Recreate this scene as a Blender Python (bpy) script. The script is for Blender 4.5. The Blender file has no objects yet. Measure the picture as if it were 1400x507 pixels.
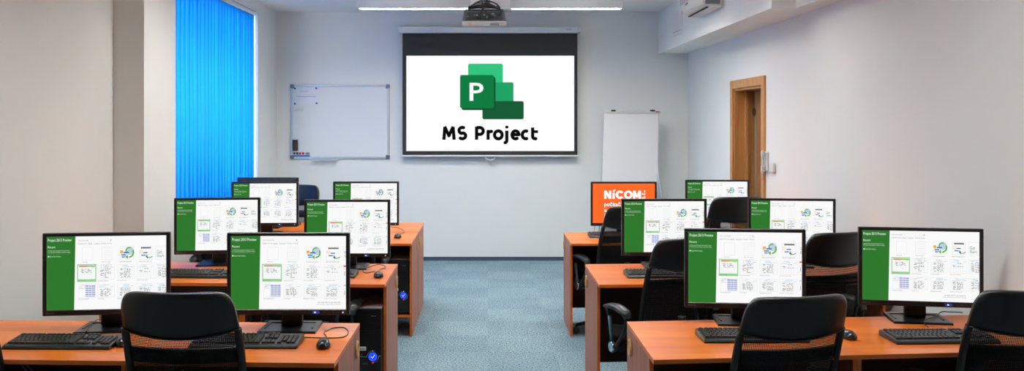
import bpy, bmesh, math, random
from mathutils import Vector, Matrix
random.seed(7)
C = bpy.context.scene
COL = C.collection
PI = math.pi
F, HX, HY, EYE = 1200.0, 667.0, 167.0, 1.70      # lens (px of the 1400 wide frame), vanishing point, eye height
ROOM_L, ROOM_R, ROOM_B, CEIL = -2.60, 2.464, 10.80, 3.06
DESK = 0.75

def W(px, py, d):                                 # the place at distance d seen at a pixel
    return Vector(((px-HX)*d/F, d, EYE-(py-HY)*d/F))
def on_desk(px, py, z=DESK):
    d = F*(EYE-z)/(py-HY)
    return W(px, py, d)

# ------------------------------------------------------------------ materials
def lin(c):
    c = c/255.0
    return c/12.92 if c <= 0.04045 else ((c+0.055)/1.055)**2.4
def rgb(r, g, b): return (lin(r), lin(g), lin(b), 1)
MATS = {}
def base_mat(name):
    m = bpy.data.materials.new(name); m.use_nodes = True
    return m, m.node_tree, m.node_tree.nodes['Principled BSDF']
def mat(name, color, rough=0.5, metal=0.0, spec=0.5, noise=0, amount=0.06, bump=0.0, coat=0.0):
    if name in MATS: return MATS[name]
    m, nt, p = base_mat(name)
    p.inputs['Base Color'].default_value = color
    p.inputs['Roughness'].default_value = rough
    p.inputs['Metallic'].default_value = metal
    p.inputs['Specular IOR Level'].default_value = spec
    p.inputs['Coat Weight'].default_value = coat
    if noise:
        tc = nt.nodes.new('ShaderNodeTexCoord'); n = nt.nodes.new('ShaderNodeTexNoise')
        n.inputs['Scale'].default_value = noise; n.inputs['Detail'].default_value = 4
        nt.links.new(tc.outputs['Object'], n.inputs['Vector'])
        mx = nt.nodes.new('ShaderNodeMix'); mx.data_type = 'RGBA'
        mx.inputs[6].default_value = tuple(c*(1-amount) for c in color[:3])+(1,)
        mx.inputs[7].default_value = tuple(min(1, c*(1+amount)) for c in color[:3])+(1,)
        nt.links.new(n.outputs['Fac'], mx.inputs[0]); nt.links.new(mx.outputs[2], p.inputs['Base Color'])
        if bump:
            b = nt.nodes.new('ShaderNodeBump'); b.inputs['Strength'].default_value = bump; b.inputs['Distance'].default_value = 0.002
            nt.links.new(n.outputs['Fac'], b.inputs['Height']); nt.links.new(b.outputs['Normal'], p.inputs['Normal'])
    MATS[name] = m; return m
def wood(name, c1, c2, rough=0.35, axis='X', scale=9.0, spec=0.5):
    if name in MATS: return MATS[name]
    m, nt, p = base_mat(name)
    tc = nt.nodes.new('ShaderNodeTexCoord'); mp = nt.nodes.new('ShaderNodeMapping')
    s = {'X': (0.12, 1, 1), 'Y': (1, 0.12, 1), 'Z': (1, 1, 0.08)}[axis]
    mp.inputs['Scale'].default_value = s
    n = nt.nodes.new('ShaderNodeTexNoise'); n.inputs['Scale'].default_value = scale; n.inputs['Detail'].default_value = 6; n.inputs['Distortion'].default_value = 0.4
    n2 = nt.nodes.new('ShaderNodeTexNoise'); n2.inputs['Scale'].default_value = scale*7; n2.inputs['Detail'].default_value = 3
    nt.links.new(tc.outputs['Object'], mp.inputs['Vector'])
    nt.links.new(mp.outputs['Vector'], n.inputs['Vector']); nt.links.new(mp.outputs['Vector'], n2.inputs['Vector'])
    ad = nt.nodes.new('ShaderNodeMath'); ad.operation = 'MULTIPLY_ADD'; ad.inputs[1].default_value = 0.35
    nt.links.new(n2.outputs['Fac'], ad.inputs[0]); nt.links.new(n.outputs['Fac'], ad.inputs[2])
    r = nt.nodes.new('ShaderNodeValToRGB'); r.color_ramp.elements[0].position = 0.42; r.color_ramp.elements[1].position = 0.90
    r.color_ramp.elements[0].color = c1; r.color_ramp.elements[1].color = c2
    nt.links.new(ad.outputs[0], r.inputs['Fac']); nt.links.new(r.outputs['Color'], p.inputs['Base Color'])
    p.inputs['Roughness'].default_value = rough; p.inputs['Specular IOR Level'].default_value = spec
    MATS[name] = m; return m
def glow(name, color, strength=1.0):
    if name in MATS: return MATS[name]
    m, nt, p = base_mat(name)
    p.inputs['Base Color'].default_value = (0.001, 0.001, 0.001, 1)
    p.inputs['Specular IOR Level'].default_value = 0.0
    p.inputs['Emission Color'].default_value = color; p.inputs['Emission Strength'].default_value = strength
    MATS[name] = m; return m

WALL = mat('wall_paint', rgb(233, 234, 230), 0.85, spec=0.2, noise=3, amount=0.02, bump=0.05)
CEILM = mat('ceiling_paint', rgb(232, 231, 229), 0.9, spec=0.1, noise=4, amount=0.015)
TOP = wood('desk_top_wood', rgb(200, 90, 14), rgb(232, 128, 40), 0.34, 'X', 8, 0.4)
EDGE = mat('desk_edge_band', rgb(210, 104, 26), 0.4, noise=30, amount=0.05)
SIDE = wood('desk_side_wood', rgb(146, 80, 54), rgb(180, 112, 84), 0.45, 'Z', 14)
INNER = wood('desk_inner_wood_shaded', rgb(58, 24, 17), rgb(78, 34, 24), 0.5, 'X', 10)  # same desk wood, with the shade under the tabletop put into its colour
BEECH = mat('beech_cap', rgb(205, 160, 105), 0.45)
DOORW = wood('door_wood', rgb(176, 120, 66), rgb(202, 146, 88), 0.4, 'Z', 10)
DOORD = wood('door_leaf_wood', rgb(130, 84, 44), rgb(158, 106, 60), 0.4, 'Z', 12)
BLACKP = mat('black_plastic', rgb(14, 14, 16), 0.42)
BEZEL = mat('monitor_bezel', rgb(28, 26, 30), 0.35)
BASEM = mat('monitor_base_plastic', rgb(18, 20, 24), 0.28)
KEYB = mat('keyboard_body', rgb(26, 30, 32), 0.32)
KEYS = mat('key_caps', rgb(48, 42, 42), 0.45)
LEATH = mat('black_leatherette', rgb(11, 13, 14), 0.38, spec=0.5, noise=60, amount=0.15, bump=0.15)
FRAMEB = mat('chair_black_frame', rgb(8, 8, 9), 0.45)
FABRIC = mat('black_seat_fabric', rgb(10, 10, 11), 0.9, noise=150, amount=0.25)
CHROME = mat('chrome', rgb(200, 205, 210), 0.12, 1.0)
STEELB = mat('painted_arm_post', rgb(96, 126, 146), 0.3, 0.5)
PCM = mat('computer_case_black', rgb(8, 8, 9), 0.35)
PCTOP = mat('computer_case_lid_sheen', rgb(205, 184, 186), 0.3, 0.2)  # reflected light on the case top is painted in as a pale colour
ALU = mat('brushed_aluminium', rgb(196, 200, 204), 0.35, 0.6)
WHITEP = mat('white_plastic', rgb(226, 226, 224), 0.4)
GREYP = mat('grey_plastic', rgb(120, 126, 136), 0.45)
CORNER = mat('corner_cap_grey_blue', rgb(92, 102, 126), 0.5)
BOARD = mat('whiteboard_enamel', rgb(226, 228, 228), 0.4, spec=0.3)
PAPER = mat('paper', rgb(232, 232, 230), 0.8)
NOTE = mat('note_paper', rgb(228, 230, 236), 0.8)
INK = mat('ink', rgb(90, 96, 110), 0.8)
CABLE = mat('cable_black', rgb(22, 20, 22), 0.4)
CABLEG = mat('cable_grey', rgb(120, 124, 126), 0.5)
LAMPH = mat('lamp_housing', rgb(184, 188, 190), 0.45)
SCRBLK = mat('screen_masking_black', rgb(34, 35, 36), 0.8)
BLUEM = mat('magnet_blue', rgb(30, 60, 130), 0.4)
REDM = mat('magnet_red', rgb(215, 40, 60), 0.4)
GREENM = mat('magnet_green', rgb(25, 80, 50), 0.4)
STRIPB = mat('magnet_strip_blue', rgb(40, 100, 180), 0.4)
SKIRT = mat('carpet_skirting', rgb(56, 74, 92), 0.9, noise=90, amount=0.15)
ACW = mat('air_conditioner_plastic', rgb(226, 222, 214), 0.4)
ACU = mat('air_conditioner_upper', rgb(190, 180, 186), 0.4)
SLIT = mat('dark_slit', rgb(20, 20, 20), 0.8)

def carpet():
    m, nt, p = base_mat('carpet')
    tc = nt.nodes.new('ShaderNodeTexCoord')
    n = nt.nodes.new('ShaderNodeTexNoise'); n.inputs['Scale'].default_value = 80; n.inputs['Detail'].default_value = 5; n.inputs['Roughness'].default_value = 0.75
    n2 = nt.nodes.new('ShaderNodeTexNoise'); n2.inputs['Scale'].default_value = 2.2; n2.inputs['Detail'].default_value = 3
    r = nt.nodes.new('ShaderNodeValToRGB'); r.color_ramp.elements[0].position = 0.38; r.color_ramp.elements[1].position = 0.62
    r.color_ramp.elements[0].color = rgb(46, 84, 104); r.color_ramp.elements[1].color = rgb(168, 189, 194)
    mx = nt.nodes.new('ShaderNodeMix'); mx.data_type = 'RGBA'; mx.blend_type = 'MULTIPLY'; mx.inputs[0].default_value = 0.35
    r2 = nt.nodes.new('ShaderNodeValToRGB'); r2.color_ramp.elements[0].position = 0.35; r2.color_ramp.elements[1].position = 0.65
    r2.color_ramp.elements[0].color = rgb(200, 208, 215); r2.color_ramp.elements[1].color = (1, 1, 1, 1)
    for q in (n, n2): nt.links.new(tc.outputs['Object'], q.inputs['Vector'])
    nt.links.new(n.outputs['Fac'], r.inputs['Fac']); nt.links.new(n2.outputs['Fac'], r2.inputs['Fac'])
    nt.links.new(r.outputs['Color'], mx.inputs[6]); nt.links.new(r2.outputs['Color'], mx.inputs[7])
    ck = nt.nodes.new('ShaderNodeTexChecker'); ck.inputs['Scale'].default_value = 2.0     # half-metre carpet tiles laid in turn
    ck.inputs['Color1'].default_value = (1, 1, 1, 1); ck.inputs['Color2'].default_value = (0.90, 0.91, 0.93, 1)
    m2 = nt.nodes.new('ShaderNodeMix'); m2.data_type = 'RGBA'; m2.blend_type = 'MULTIPLY'; m2.inputs[0].default_value = 1.0
    nt.links.new(tc.outputs['Object'], ck.inputs['Vector']); nt.links.new(mx.outputs[2], m2.inputs[6]); nt.links.new(ck.outputs['Color'], m2.inputs[7])
    nt.links.new(m2.outputs[2], p.inputs['Base Color'])
    b = nt.nodes.new('ShaderNodeBump'); b.inputs['Strength'].default_value = 0.4; b.inputs['Distance'].default_value = 0.004
    nt.links.new(n.outputs['Fac'], b.inputs['Height']); nt.links.new(b.outputs['Normal'], p.inputs['Normal'])
    p.inputs['Roughness'].default_value = 0.95; p.inputs['Specular IOR Level'].default_value = 0.1
    return m
CARPET = carpet()

def blind_mat():
    m, nt, p = base_mat('blind_fabric_blue')
    out = nt.nodes['Material Output']
    tc = nt.nodes.new('ShaderNodeTexCoord'); n = nt.nodes.new('ShaderNodeTexNoise'); n.inputs['Scale'].default_value = 60
    mp = nt.nodes.new('ShaderNodeMapping'); mp.inputs['Scale'].default_value = (1, 1, 0.03)
    nt.links.new(tc.outputs['Object'], mp.inputs['Vector']); nt.links.new(mp.outputs['Vector'], n.inputs['Vector'])
    r = nt.nodes.new('ShaderNodeValToRGB'); r.color_ramp.elements[0].position = 0.3; r.color_ramp.elements[1].position = 0.7
    r.color_ramp.elements[0].color = rgb(34, 176, 240); r.color_ramp.elements[1].color = rgb(84, 206, 255)
    nt.links.new(n.outputs['Fac'], r.inputs['Fac'])
    d = nt.nodes.new('ShaderNodeBsdfDiffuse'); t = nt.nodes.new('ShaderNodeBsdfTranslucent'); mx = nt.nodes.new('ShaderNodeMixShader')
    mx.inputs[0].default_value = 0.55
    nt.links.new(r.outputs['Color'], d.inputs['Color']); nt.links.new(r.outputs['Color'], t.inputs['Color'])
    nt.links.new(d.outputs[0], mx.inputs[1]); nt.links.new(t.outputs[0], mx.inputs[2]); nt.links.new(mx.outputs[0], out.inputs['Surface'])
    return m
BLIND = blind_mat()

def mesh_fabric():
    m, nt, p = base_mat('chair_mesh_fabric')
    out = nt.nodes['Material Output']
    p.inputs['Base Color'].default_value = rgb(8, 8, 9); p.inputs['Roughness'].default_value = 0.8
    tc = nt.nodes.new('ShaderNodeTexCoord'); mp = nt.nodes.new('ShaderNodeMapping')
    mp.inputs['Scale'].default_value = (210, 1, 210); mp.inputs['Rotation'].default_value = (0, math.radians(45), 0)
    ck = nt.nodes.new('ShaderNodeTexChecker'); ck.inputs['Scale'].default_value = 1
    # y is flattened out so the weave follows the back, not its thickness
    mp.inputs['Scale'].default_value = (210, 0, 210)
    nt.links.new(tc.outputs['Object'], mp.inputs['Vector']); nt.links.new(mp.outputs['Vector'], ck.inputs['Vector'])
    mt = nt.nodes.new('ShaderNodeMapRange'); mt.inputs['To Min'].default_value = 0.22; mt.inputs['To Max'].default_value = 0.88
    nt.links.new(ck.outputs['Fac'], mt.inputs['Value'])
    tr = nt.nodes.new('ShaderNodeBsdfTransparent'); mx = nt.nodes.new('ShaderNodeMixShader')
    nt.links.new(mt.outputs['Result'], mx.inputs[0]); nt.links.new(p.outputs[0], mx.inputs[1]); nt.links.new(tr.outputs[0], mx.inputs[2])
    nt.links.new(mx.outputs[0], out.inputs['Surface'])
    return m
NET = mesh_fabric()

def glass():
    m, nt, p = base_mat('window_glass')
    out = nt.nodes['Material Output']
    tr = nt.nodes.new('ShaderNodeBsdfTransparent'); gl = nt.nodes.new('ShaderNodeBsdfGlossy'); gl.inputs['Roughness'].default_value = 0.02
    mx = nt.nodes.new('ShaderNodeMixShader'); mx.inputs[0].default_value = 0.06
    nt.links.new(tr.outputs[0], mx.inputs[1]); nt.links.new(gl.outputs[0], mx.inputs[2]); nt.links.new(mx.outputs[0], out.inputs['Surface'])
    return m
GLASS = glass()

# ------------------------------------------------------------------ mesh building
class MB:
    def __init__(s): s.bm = bmesh.new(); s.mats = []
    def mi(s, m):
        if m is None: return 0
        if m not in s.mats: s.mats.append(m)
        return s.mats.index(m)
    def poly(s, pts, m=None):
        vs = [s.bm.verts.new(p) for p in pts]
        f = s.bm.faces.new(vs); f.material_index = s.mi(m); return f
    def box(s, x0, x1, y0, y1, z0, z1, bevel=0.0, m=None, seg=1):
        b = bmesh.new()
        v = [b.verts.new((x, y, z)) for x in (x0, x1) for y in (y0, y1) for z in (z0, z1)]
        for q in ((0,1,3,2), (4,6,7,5), (0,4,5,1), (2,3,7,6), (0,2,6,4), (1,5,7,3)): b.faces.new([v[i] for i in q])
        if bevel: bmesh.ops.bevel(b, geom=b.edges[:], offset=bevel, segments=seg, affect='EDGES', profile=0.5)
        s.merge(b, m)
    def merge(s, b, m=None, mtx=None):
        if mtx is not None: bmesh.ops.transform(b, matrix=mtx, verts=b.verts[:])
        k = s.mi(m); mp = {}
        for v in b.verts: mp[v] = s.bm.verts.new(v.co)
        for f in b.faces:
            try: nf = s.bm.faces.new([mp[v] for v in f.verts])
            except ValueError: continue
            nf.material_index = k; nf.smooth = f.smooth
        b.free()
    def hexa(s, b4, t4, m=None):                       # bottom four and top four corners
        vs = [s.bm.verts.new(p) for p in list(b4)+list(t4)]
        k = s.mi(m)
        for q in ((3,2,1,0), (4,5,6,7), (0,1,5,4), (1,2,6,5), (2,3,7,6), (3,0,4,7)):
            s.bm.faces.new([vs[i] for i in q]).material_index = k
    def cyl(s, p0, p1, r0, r1=None, n=20, m=None, smooth=True):
        r1 = r0 if r1 is None else r1
        s.tube([p0, p1], [r0, r1], n, m, smooth)
    def tube(s, pts, r, n=8, m=None, smooth=True):
        pts = [Vector(p) for p in pts]; k = s.mi(m)
        rs = r if isinstance(r, (list, tuple)) else [r]*len(pts)
        rings = []; up = None
        for i, p in enumerate(pts):
            t = (pts[min(i+1, len(pts)-1)]-pts[max(i-1, 0)]).normalized()
            if up is None:
                up = Vector((0, 0, 1)) if abs(t.z) < 0.9 else Vector((1, 0, 0))
            a = t.cross(up)
            if a.length < 1e-6: a = t.orthogonal()
            a.normalize(); b = a.cross(t).normalized(); up = b
            rings.append([s.bm.verts.new(p+(a*math.cos(2*PI*j/n)+b*math.sin(2*PI*j/n))*rs[i]) for j in range(n)])
        for i in range(len(rings)-1):
            for j in range(n):
                f = s.bm.faces.new((rings[i][j], rings[i][(j+1) % n], rings[i+1][(j+1) % n], rings[i+1][j])); f.material_index = k; f.smooth = smooth
        for q in (list(reversed(rings[0])), rings[-1]):
            s.bm.faces.new(q).material_index = k
    def prism(s, pts, y0, y1, m=None, axis='Y', bevel=0.0):   # polygon (a,b) extruded along an axis
        def P(a, b, t): return {'Y': (a, t, b), 'X': (t, a, b), 'Z': (a, b, t)}[axis]
        b_ = bmesh.new()
        A = [b_.verts.new(P(a, b, y0)) for a, b in pts]; B = [b_.verts.new(P(a, b, y1)) for a, b in pts]
        b_.faces.new(A); b_.faces.new(list(reversed(B))); n = len(pts)
        for i in range(n): b_.faces.new((A[i], B[i], B[(i+1) % n], A[(i+1) % n]))
        bmesh.ops.recalc_face_normals(b_, faces=b_.faces[:])
        if bevel: bmesh.ops.bevel(b_, geom=b_.edges[:], offset=bevel, segments=1, affect='EDGES')
        s.merge(b_, m)
    def grid(s, fn, nu, nv, thick, m=None, smooth=True):       # a curved slab: fn(u, v) -> point
        k = s.mi(m)
        P = [[Vector(fn(i/nu, j/nv)) for j in range(nv+1)] for i in range(nu+1)]
        N = [[None]*(nv+1) for _ in range(nu+1)]
        for i in range(nu+1):
            for j in range(nv+1):
                du = P[min(i+1, nu)][j]-P[max(i-1, 0)][j]; dv = P[i][min(j+1, nv)]-P[i][max(j-1, 0)]
                q = du.cross(dv); N[i][j] = q.normalized() if q.length > 1e-9 else Vector((0, 1, 0))
        A = [[s.bm.verts.new(P[i][j]+N[i][j]*thick/2) for j in range(nv+1)] for i in range(nu+1)]
        B = [[s.bm.verts.new(P[i][j]-N[i][j]*thick/2) for j in range(nv+1)] for i in range(nu+1)]
        def F4(a, b, c, d, sm=True):
            f = s.bm.faces.new((a, b, c, d)); f.material_index = k; f.smooth = sm and smooth
        for i in range(nu):
            for j in range(nv):
                F4(A[i][j], A[i+1][j], A[i+1][j+1], A[i][j+1]); F4(B[i][j], B[i][j+1], B[i+1][j+1], B[i+1][j])
        for i in range(nu):
            F4(A[i][0], B[i][0], B[i+1][0], A[i+1][0], False); F4(A[i][nv], A[i+1][nv], B[i+1][nv], B[i][nv], False)
        for j in range(nv):
            F4(A[0][j], A[0][j+1], B[0][j+1], B[0][j], False); F4(A[nu][j], B[nu][j], B[nu][j+1], A[nu][j+1], False)
    def build(s, name, m=None, parent=None, loc=None, recalc=True):
        me = bpy.data.meshes.new(name)
        if recalc: bmesh.ops.recalc_face_normals(s.bm, faces=s.bm.faces[:])
        s.bm.to_mesh(me); s.bm.free()
        if s.mats:
            for q in s.mats: me.materials.append(q)
        elif m: me.materials.append(m)
        o = bpy.data.objects.new(name, me); COL.objects.link(o)
        if parent: o.parent = parent
        if loc is not None: o.location = loc
        return o

def tag(o, label, cat, group=None, kind=None):
    o['label'] = label; o['category'] = cat
    if group: o['group'] = group
    if kind: o['kind'] = kind
    return o
def empty(name, loc=(0, 0, 0), rz=0.0):
    o = bpy.data.objects.new(name, None); COL.objects.link(o)
    o.location = loc; o.rotation_euler = (0, 0, rz); o.empty_display_size = 0.05
    return o
def struct(o): o['kind'] = 'structure'; return o
def copy_tree(o, parent=None):
    c = o.copy(); COL.objects.link(c); c.parent = parent
    for ch in list(o.children): copy_tree(ch, c)
    return c
def rounded(x0, x1, z0, z1, r, n=5):
    pts = []
    for cx, cz, a0 in ((x1-r, z0+r, -90), (x1-r, z1-r, 0), (x0+r, z1-r, 90), (x0+r, z0+r, 180)):
        for i in range(n+1):
            a = math.radians(a0+90*i/n); pts.append((cx+r*math.cos(a), cz+r*math.sin(a)))
    return pts

# text outlines from Blender's own built-in font, fitted to a rectangle
def text_faces(txt, bold=0.0, extr=0.0):
    cu = bpy.data.curves.new('t', 'FONT'); cu.body = txt; cu.size = 1; cu.offset = bold; cu.resolution_u = 3; cu.fill_mode = 'BOTH' if extr else 'FRONT'
    cu.extrude = extr
    o = bpy.data.objects.new('t', cu); COL.objects.link(o)
    bpy.context.view_layer.update()
    me = bpy.data.meshes.new_from_object(o.evaluated_get(bpy.context.evaluated_depsgraph_get()))
    V = [(v.co.x, v.co.y, v.co.z) for v in me.vertices]; P = [tuple(p.vertices) for p in me.polygons]
    bpy.data.objects.remove(o); bpy.data.curves.remove(cu); bpy.data.meshes.remove(me)
    return V, P
def add_text(mb, txt, x0, x1, z0, z1, y, m, bold=0.0, facing=-1, keep=False):
    V, P = text_faces(txt, bold)
    if not V: return
    ax, bx = min(v[0] for v in V), max(v[0] for v in V); az, bz = min(v[1] for v in V), max(v[1] for v in V)
    sx = (x1-x0)/(bx-ax); sz = (z1-z0)/(bz-az)
    if keep: sx = sz
    k = mb.mi(m)
    vs = [mb.bm.verts.new((x0+(v[0]-ax)*sx, y, z0+(v[1]-az)*sz)) for v in V]
    for p in P:
        try: mb.bm.faces.new([vs[i] for i in p]).material_index = k
        except ValueError: pass

# ------------------------------------------------------------------ the room
b = MB(); b.box(ROOM_L-0.3, ROOM_R+0.3, -1.9, ROOM_B+0.2, -0.12, 0.0); struct(b.build('floor', CARPET))
b = MB(); b.box(ROOM_L-0.3, ROOM_R+0.3, -1.9, ROOM_B+0.2, CEIL, CEIL+0.15); struct(b.build('ceiling', CEILM))
b = MB(); b.box(ROOM_L-0.3, ROOM_R+0.3, ROOM_B, ROOM_B+0.2, 0, CEIL); struct(b.build('wall_back', WALL))
b = MB(); b.box(ROOM_L-0.3, ROOM_R+0.3, -1.9, -1.7, 0, CEIL); struct(b.build('wall_front', WALL))
# left wall with two window openings
WT = 0.26
WZ0, WZ1 = 0.85, 2.95
WIN = [(6.95, 9.90)]
b = MB()
ys = [-1.9, WIN[0][0], WIN[0][1], ROOM_B]
for i in (0, 2): b.box(ROOM_L-WT, ROOM_L, ys[i], ys[i+1], 0, CEIL)
for a, c in WIN:
    b.box(ROOM_L-WT, ROOM_L, a, c, 0, WZ0); b.box(ROOM_L-WT, ROOM_L, a, c, WZ1, CEIL)
struct(b.build('wall_left', WALL))
b = MB(); b.box(ROOM_L, -2.39, 6.10, 6.72, 0, CEIL); struct(b.build('wall_pillar', WALL))
for k, (a, c) in enumerate(WIN):
    fr = MB(); x0, x1 = ROOM_L-0.20, ROOM_L-0.13
    for (p, q) in ((a, a+0.07), (c-0.07, c)): fr.box(x0, x1, p, q, WZ0, WZ1, 0.004)
    fr.box(x0, x1, a, c, WZ0, WZ0+0.07, 0.004); fr.box(x0, x1, a, c, WZ1-0.07, WZ1, 0.004)
    w = struct(fr.build('window_%d' % (k+1), WHITEP))
    g = MB(); g.box(ROOM_L-0.172, ROOM_L-0.166, a+0.05, c-0.05, WZ0+0.05, WZ1-0.05); g.build('pane', GLASS, w)
    sl = MB(); sl.box(ROOM_L-0.13, ROOM_L+0.04, a-0.03, c+0.03, WZ0-0.03, WZ0+0.0, 0.006); sl.build('window_sill', WHITEP, w)
# white reveal lining seen at the far end of the blind
b = MB(); b.box(ROOM_L-0.12, ROOM_L+0.012, 9.892, 9.925, WZ0+0.002, WZ1+0.02, 0.003); b.box(ROOM_L-0.12, ROOM_L+0.012, 6.955, 9.892, WZ1-0.004, WZ1+0.02, 0.003)
struct(b.build('trim_window', WHITEP))
# right wall with the door opening
DY0, DY1, DH = 7.86, 8.78, 2.03
b = MB()
b.box(ROOM_R, ROOM_R+0.2, -1.9, DY0, 0, CEIL); b.box(ROOM_R, ROOM_R+0.2, DY1, ROOM_B, 0, CEIL); b.box(ROOM_R, ROOM_R+0.2, DY0, DY1, DH, CEIL)
struct(b.build('wall_right', WALL))
# boxed-in soffit along the right wall, stepping back nearer the room
b = MB(); b.box(2.10, ROOM_R, 6.50, ROOM_B, 2.545, CEIL); b.box(2.28, ROOM_R, -1.7, 6.50, 2.545, CEIL)
struct(b.build('ceiling_soffit', WALL))
b = MB(); b.box(ROOM_L, ROOM_R, ROOM_B-0.012, ROOM_B, 0, 0.045); struct(b.build('baseboard_back', SKIRT))
b = MB(); b.box(ROOM_L, ROOM_L+0.012, -1.7, 6.10, 0, 0.045); b.box(ROOM_L, ROOM_L+0.012, 6.72, ROOM_B-0.012, 0, 0.045); struct(b.build('baseboard_left', SKIRT))
b = MB(); b.box(ROOM_R-0.012, ROOM_R, -1.7, DY0-0.1, 0, 0.045); b.box(ROOM_R-0.012, ROOM_R, DY1+0.1, ROOM_B-0.012, 0, 0.045); struct(b.build('baseboard_right', SKIRT))

# door: deep beech lining, leaf standing beyond it
b = MB(); fw = 0.085
b.box(ROOM_R-0.02, ROOM_R+0.02, DY0-fw, DY0, 0, DH+fw, 0.004); b.box(ROOM_R-0.02, ROOM_R+0.02, DY1, DY1+fw, 0, DH+fw, 0.004)
b.box(ROOM_R-0.02, ROOM_R+0.02, DY0, DY1, DH, DH+fw, 0.004)
b.box(ROOM_R, ROOM_R+0.21, DY0-0.001, DY0+0.02, 0, DH); b.box(ROOM_R, ROOM_R+0.21, DY1-0.02, DY1+0.001, 0, DH); b.box(ROOM_R, ROOM_R+0.21, DY0, DY1, DH-0.02, DH+0.001)
b.box(ROOM_R+0.10, ROOM_R+0.13, DY1-0.045, DY1-0.02, 0, DH-0.02)
dr = struct(b.build('door_1', DOORW))
b = MB(); b.box(ROOM_R+0.17, ROOM_R+0.21, DY0+0.02, DY1-0.16, 0.005, DH-0.025, 0.003); b.build('door_leaf', DOORD, dr)
b = MB(); b.box(ROOM_R+0.18, ROOM_R+0.20, DY1-0.15, DY1-0.08, 0.005, DH-0.025); b.build('metal_strip', mat('door_strip', rgb(128, 128, 112), 0.5), dr)
b = MB()
rr = [(ROOM_R+0.165, DY1-0.115+0.035*math.cos(t*PI/8), 1.80+0.035*math.sin(t*PI/8)) for t in range(17)]
b.tube(rr, 0.006, 8); b.build('door_handle', mat('dark_metal', rgb(60, 56, 50), 0.4, 0.8), dr)
b = MB(); b.box(ROOM_R+0.215, ROOM_R+0.30, DY0-0.3, DY1+0.4, 0, DH+0.3); b.build('corridor_wall', DOORD, dr)

# access panel on the soffit
b = MB(); b.box(2.090, 2.10, 9.47, 9.92, 2.66, 2.93, 0.003, m=WHITEP); b.box(2.088, 2.091, 9.50, 9.89, 2.70, 2.705, m=GREYP)
tag(b.build('access_panel'), 'white square inspection panel on the boxed-in soffit beyond the air conditioner', 'panel')

# ------------------------------------------------------------------ window blind
BX = ROOM_L-0.045
bl = empty('vertical_blind', (BX, 8.42, WZ0))
tag(bl, 'bright blue vertical blind hanging in the left window', 'blind')
r = MB(); r.box(-0.03, 0.03, -1.45, 1.45, WZ1-WZ0-0.048, WZ1-WZ0-0.006, 0.004); r.build('headrail', WHITEP, bl)
def slat_mesh():
    m = MB()
    def fn(u, v):
        a = (u-0.5); x = 0.016*math.cos(a*PI)-0.008
        return (x, a*0.148, 0.03+v*(WZ1-WZ0-0.078))
    m.grid(fn, 8, 1, 0.0012); return m
sp = slat_mesh().build('slat', BLIND, bl)
hg = MB(); hg.box(-0.006, 0.006, -0.01, 0.01, WZ1-WZ0-0.07, WZ1-WZ0-0.042); hgo = hg.build('hanger', GREYP, sp)
n = 27; p0 = -1.38
for i in range(n):
    o = sp if i == 0 else sp.copy()
    if i:
        COL.objects.link(o); o.parent = bl
        h = hgo.copy(); COL.objects.link(h); h.parent = o
    o.location = (0, p0+i*(2.76/(n-1)), 0); o.rotation_euler = (0, 0, math.radians(-14+random.uniform(-5, 5)))

# ------------------------------------------------------------------ desks
def make_desk(theta, width, depth=0.71, shelf=False, caps=(1,), hand=1):
    """origin: front corner at the aisle; hand +1 runs to the right, -1 to the left; a slight skew follows the row's bend."""
    t = empty('computer_desk'); k = math.tan(math.radians(theta))
    def prismxy(mb, xa, xb, ya, yb, z0, z1, m=None):
        X = sorted((xa*hand, xb*hand))
        b4 = [(X[0], ya+abs(X[0])*k, z0), (X[1], ya+abs(X[1])*k, z0), (X[1], yb+abs(X[1])*k, z0), (X[0], yb+abs(X[0])*k, z0)]
        mb.hexa(b4, [(p[0], p[1], z1) for p in b4], m)
    m = MB(); prismxy(m, 0, width, 0.0015, depth-0.0015, DESK-0.018, DESK); tp = m.build('tabletop', TOP, t)
    m = MB(); prismxy(m, 0, width, -0.0005, 0.0016, DESK-0.0182, DESK-0.0008); m.build('edge_band', EDGE, tp)
    m = MB()
    prismxy(m, 0.0, 0.018, 0.092, depth-0.01, 0.0, DESK-0.0185); s1 = m.build('side_panel', SIDE, t)
    m = MB(); prismxy(m, 0.0005, 0.0175, 0.089, 0.0925, 0.0, DESK-0.0185); m.build('edge_band', EDGE, s1)
    m = MB(); prismxy(m, width-0.020, width-0.002, 0.092, depth-0.01, 0.0, DESK-0.0185); s2 = m.build('side_panel', SIDE, t)
    m = MB(); prismxy(m, width-0.0195, width-0.0025, 0.089, 0.0925, 0.0, DESK-0.0185); m.build('edge_band', EDGE, s2)
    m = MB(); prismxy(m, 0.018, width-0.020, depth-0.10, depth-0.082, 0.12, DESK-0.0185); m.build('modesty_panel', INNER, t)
    if shelf:
        m = MB(); prismxy(m, 0.018, width-0.020, 0.10, depth-0.10, 0.148, 0.166, EDGE); m.build('computer_shelf', None, t)
    for c in caps:
        m = MB()
        x = -0.006*hand; y = depth-0.115
        m.cyl((0.001*hand, y, 0.655), (x, y, 0.655), 0.041, n=28)
        m.tube([(x, y+0.034*math.cos(a*PI/14), 0.655+0.034*math.sin(a*PI/14)) for a in range(29)], 0.005, 6)
        m.build('cable_cap', BEECH, s1)
    return t
DW = 0.875
rows = {
 'L1': (-0.605, 3.460, 2.3, -1, 0.69, 0.875), 'L2': (-0.604, 5.140, 2.6, -1, 0.745, 0.875), 'L3': (-0.602, 6.877, 1.0, -1, 0.71, 0.875),
 'R1': (0.6625, 3.510, 4.9, 1, 0.675, 0.885), 'R2': (0.650, 5.130, 3.6, 1, 0.745, 0.885), 'R3': (0.653, 6.870, 2.0, 1, 0.70, 0.885)}
DG = 'wooden computer desks in two blocks of rows'
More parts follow.
